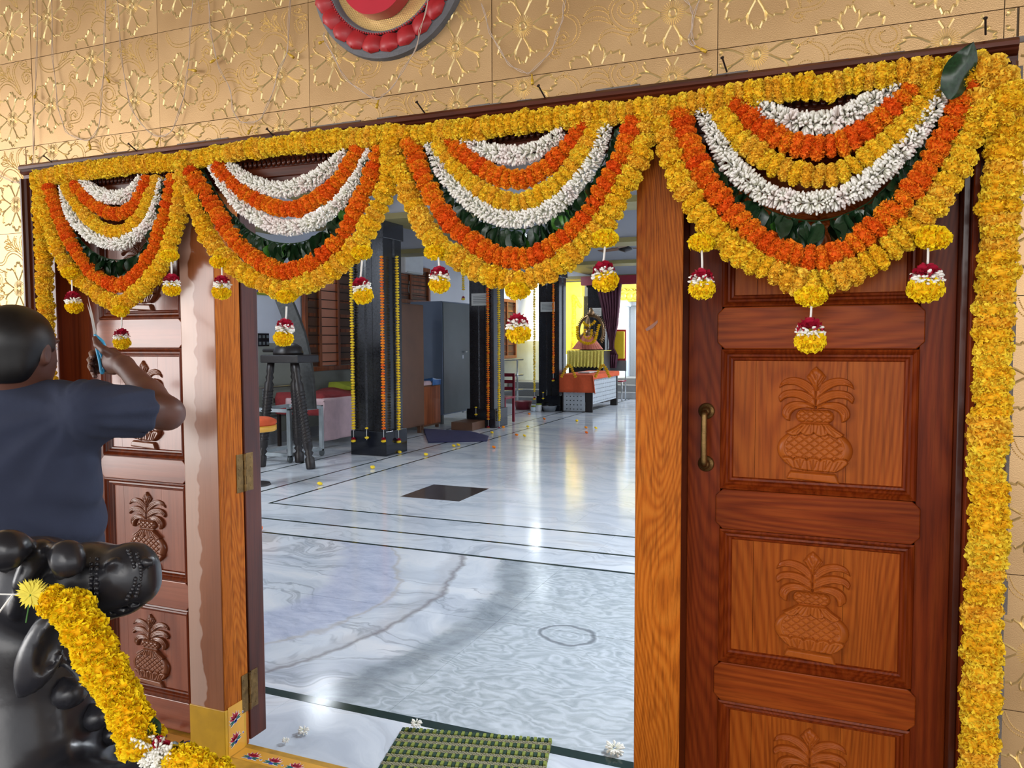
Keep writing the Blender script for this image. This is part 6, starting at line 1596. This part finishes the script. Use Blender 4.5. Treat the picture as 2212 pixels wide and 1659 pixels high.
for a, b, r in ((151, 1497, 37), (210, 1549, 32), (243, 1586, 25), (268, 1620, 19)):
    D_ = (surfD(a, b) or 1.3)-.012
    d = W(a-14, b-30, D_)-W(a, b, D_); put('bell', BELL, bull, frame(d, 0, W(a, b, D_), r*D_/FPX, r*D_/FPX*.86))
p0, p1 = lo.copy(), hi.copy()
pl = MB().box(-2.35, -.93, -1.62, -.86, -.10, .46); pl.box(-2.37, -.90, -1.65, -.84, .46, .52)
tag(obj('plinth', pl, 'granitebase', bevel=.012), 'polished black plinth under the bull statue', 'plinth')
# garland over the bull
gp = [W(a, b, c) for a, b, c in ((150, 1300, 1.235), (168, 1338, 1.225), (195, 1390, 1.215), (225, 1445, 1.205), (256, 1500, 1.195), (284, 1555, 1.185), (306, 1598, 1.18))]
strand('marigold_garland', 'fat yellow marigold garland slung down the chest of the black bull', None, 'ml', .033, .0135, world=gp, jit=.1)
bl2 = put('marigold', MG['ml'][1], None, frame(W(111, 1296, 1.22)-W(150, 1310, 1.22), 0, W(111, 1298, 1.225), .027, .026)); tag(bl2, 'single yellow marigold tied at the head of the bull garland', 'flower')
ms = thing('flower_garland', 'mixed white, maroon and green flower string below the bull garland', 'garland', W(325, 1605, 1.17))
path = catmull([W(a, b, c) for a, b, c in ((318, 1612, 1.175), (340, 1618, 1.17), (362, 1632, 1.165), (380, 1645, 1.16))], 6)
obj('string', MB().tube(path, .002, 5), 'thread', ms)
for i, p in enumerate(path[::2]):
    for j in range(3):
        off = AR*rnd.uniform(-.012, .012)+AU*rnd.uniform(-.018, .018)-AF*rnd.uniform(0, .012)
        k = (i+j) % 3
        if k == 0: put('tuberose', TR[j], ms, frame((rnd.uniform(-1, 1), rnd.uniform(-1, 1), .5), 0, p+off-AF*.004, .017))
        elif k == 1: put('rose', RO[j], ms, frame((rnd.uniform(-1, 1), -1, .5), 0, p+off, .0095))
        else: put('leaf', LF[j], ms, frame((rnd.uniform(-1, 1), -.5, rnd.uniform(-1, 1)), 0, p+off-AF*.005, .036))
gp = [W(a, b, c) for a, b, c in ((385, 1648, 1.16), (410, 1650, 1.155), (440, 1662, 1.15), (480, 1690, 1.15))]
strand('marigold_garland', 'end of yellow marigold garland at the foot of the hinge post', None, 'ml', .026, .014, world=gp, jit=.1)
# pale chrysanthemum tied with white thread
cc = W(66, 1284, 1.235); cm_ = thing('chrysanthemum', 'pale lemon chrysanthemum with a thin stem tied at the neck of the bull', 'flower', cc); m = MB()
for i in range(130):
    th = i*2.39996; el = math.acos(1-(i+.5)/130*1.1)-PI/2; d = AR*math.cos(th)*math.cos(el)+AU*math.sin(th)*math.cos(el)-AF*math.sin(-el)*-1
    d = d/np.linalg.norm(d); s = np.cross(d, AF); s /= np.linalg.norm(s)+1e-9; L = .026*(.8+.3*rnd.random())
    m.add([tuple(cc), tuple(cc+d*L*.6+s*.0028), tuple(cc+d*L), tuple(cc+d*L*.6-s*.0028)], [(0, 1, 2, 3)])
MAT['lemon'] = plain('lemon_petal', (232, 214, 70), .6, var=.12, sc_=80)
obj('bloom', m, 'lemon', cm_); obj('stem', MB().tube(catmull([cc, W(62, 1310, 1.24), W(56, 1345, 1.24)], 4), .0013, 5), 'leaflight', cm_)
m = MB(); m.tube([W(-20, 1283, 1.24), W(30, 1284, 1.235), cc+AF*.004, W(95, 1288, 1.235)], .0013, 5)
for k in range(9): m.tube(catmull([W(28, 1283, 1.235), W(20-k, 1295+k, 1.235), W(2-2*k, 1318+3*k, 1.235), W(-20, 1340+4*k, 1.24)], 4), .0010, 4)
o = obj('thread', m, 'thread'); tag(o, 'bundle of loose white thread tying flowers to the black bull', 'thread')
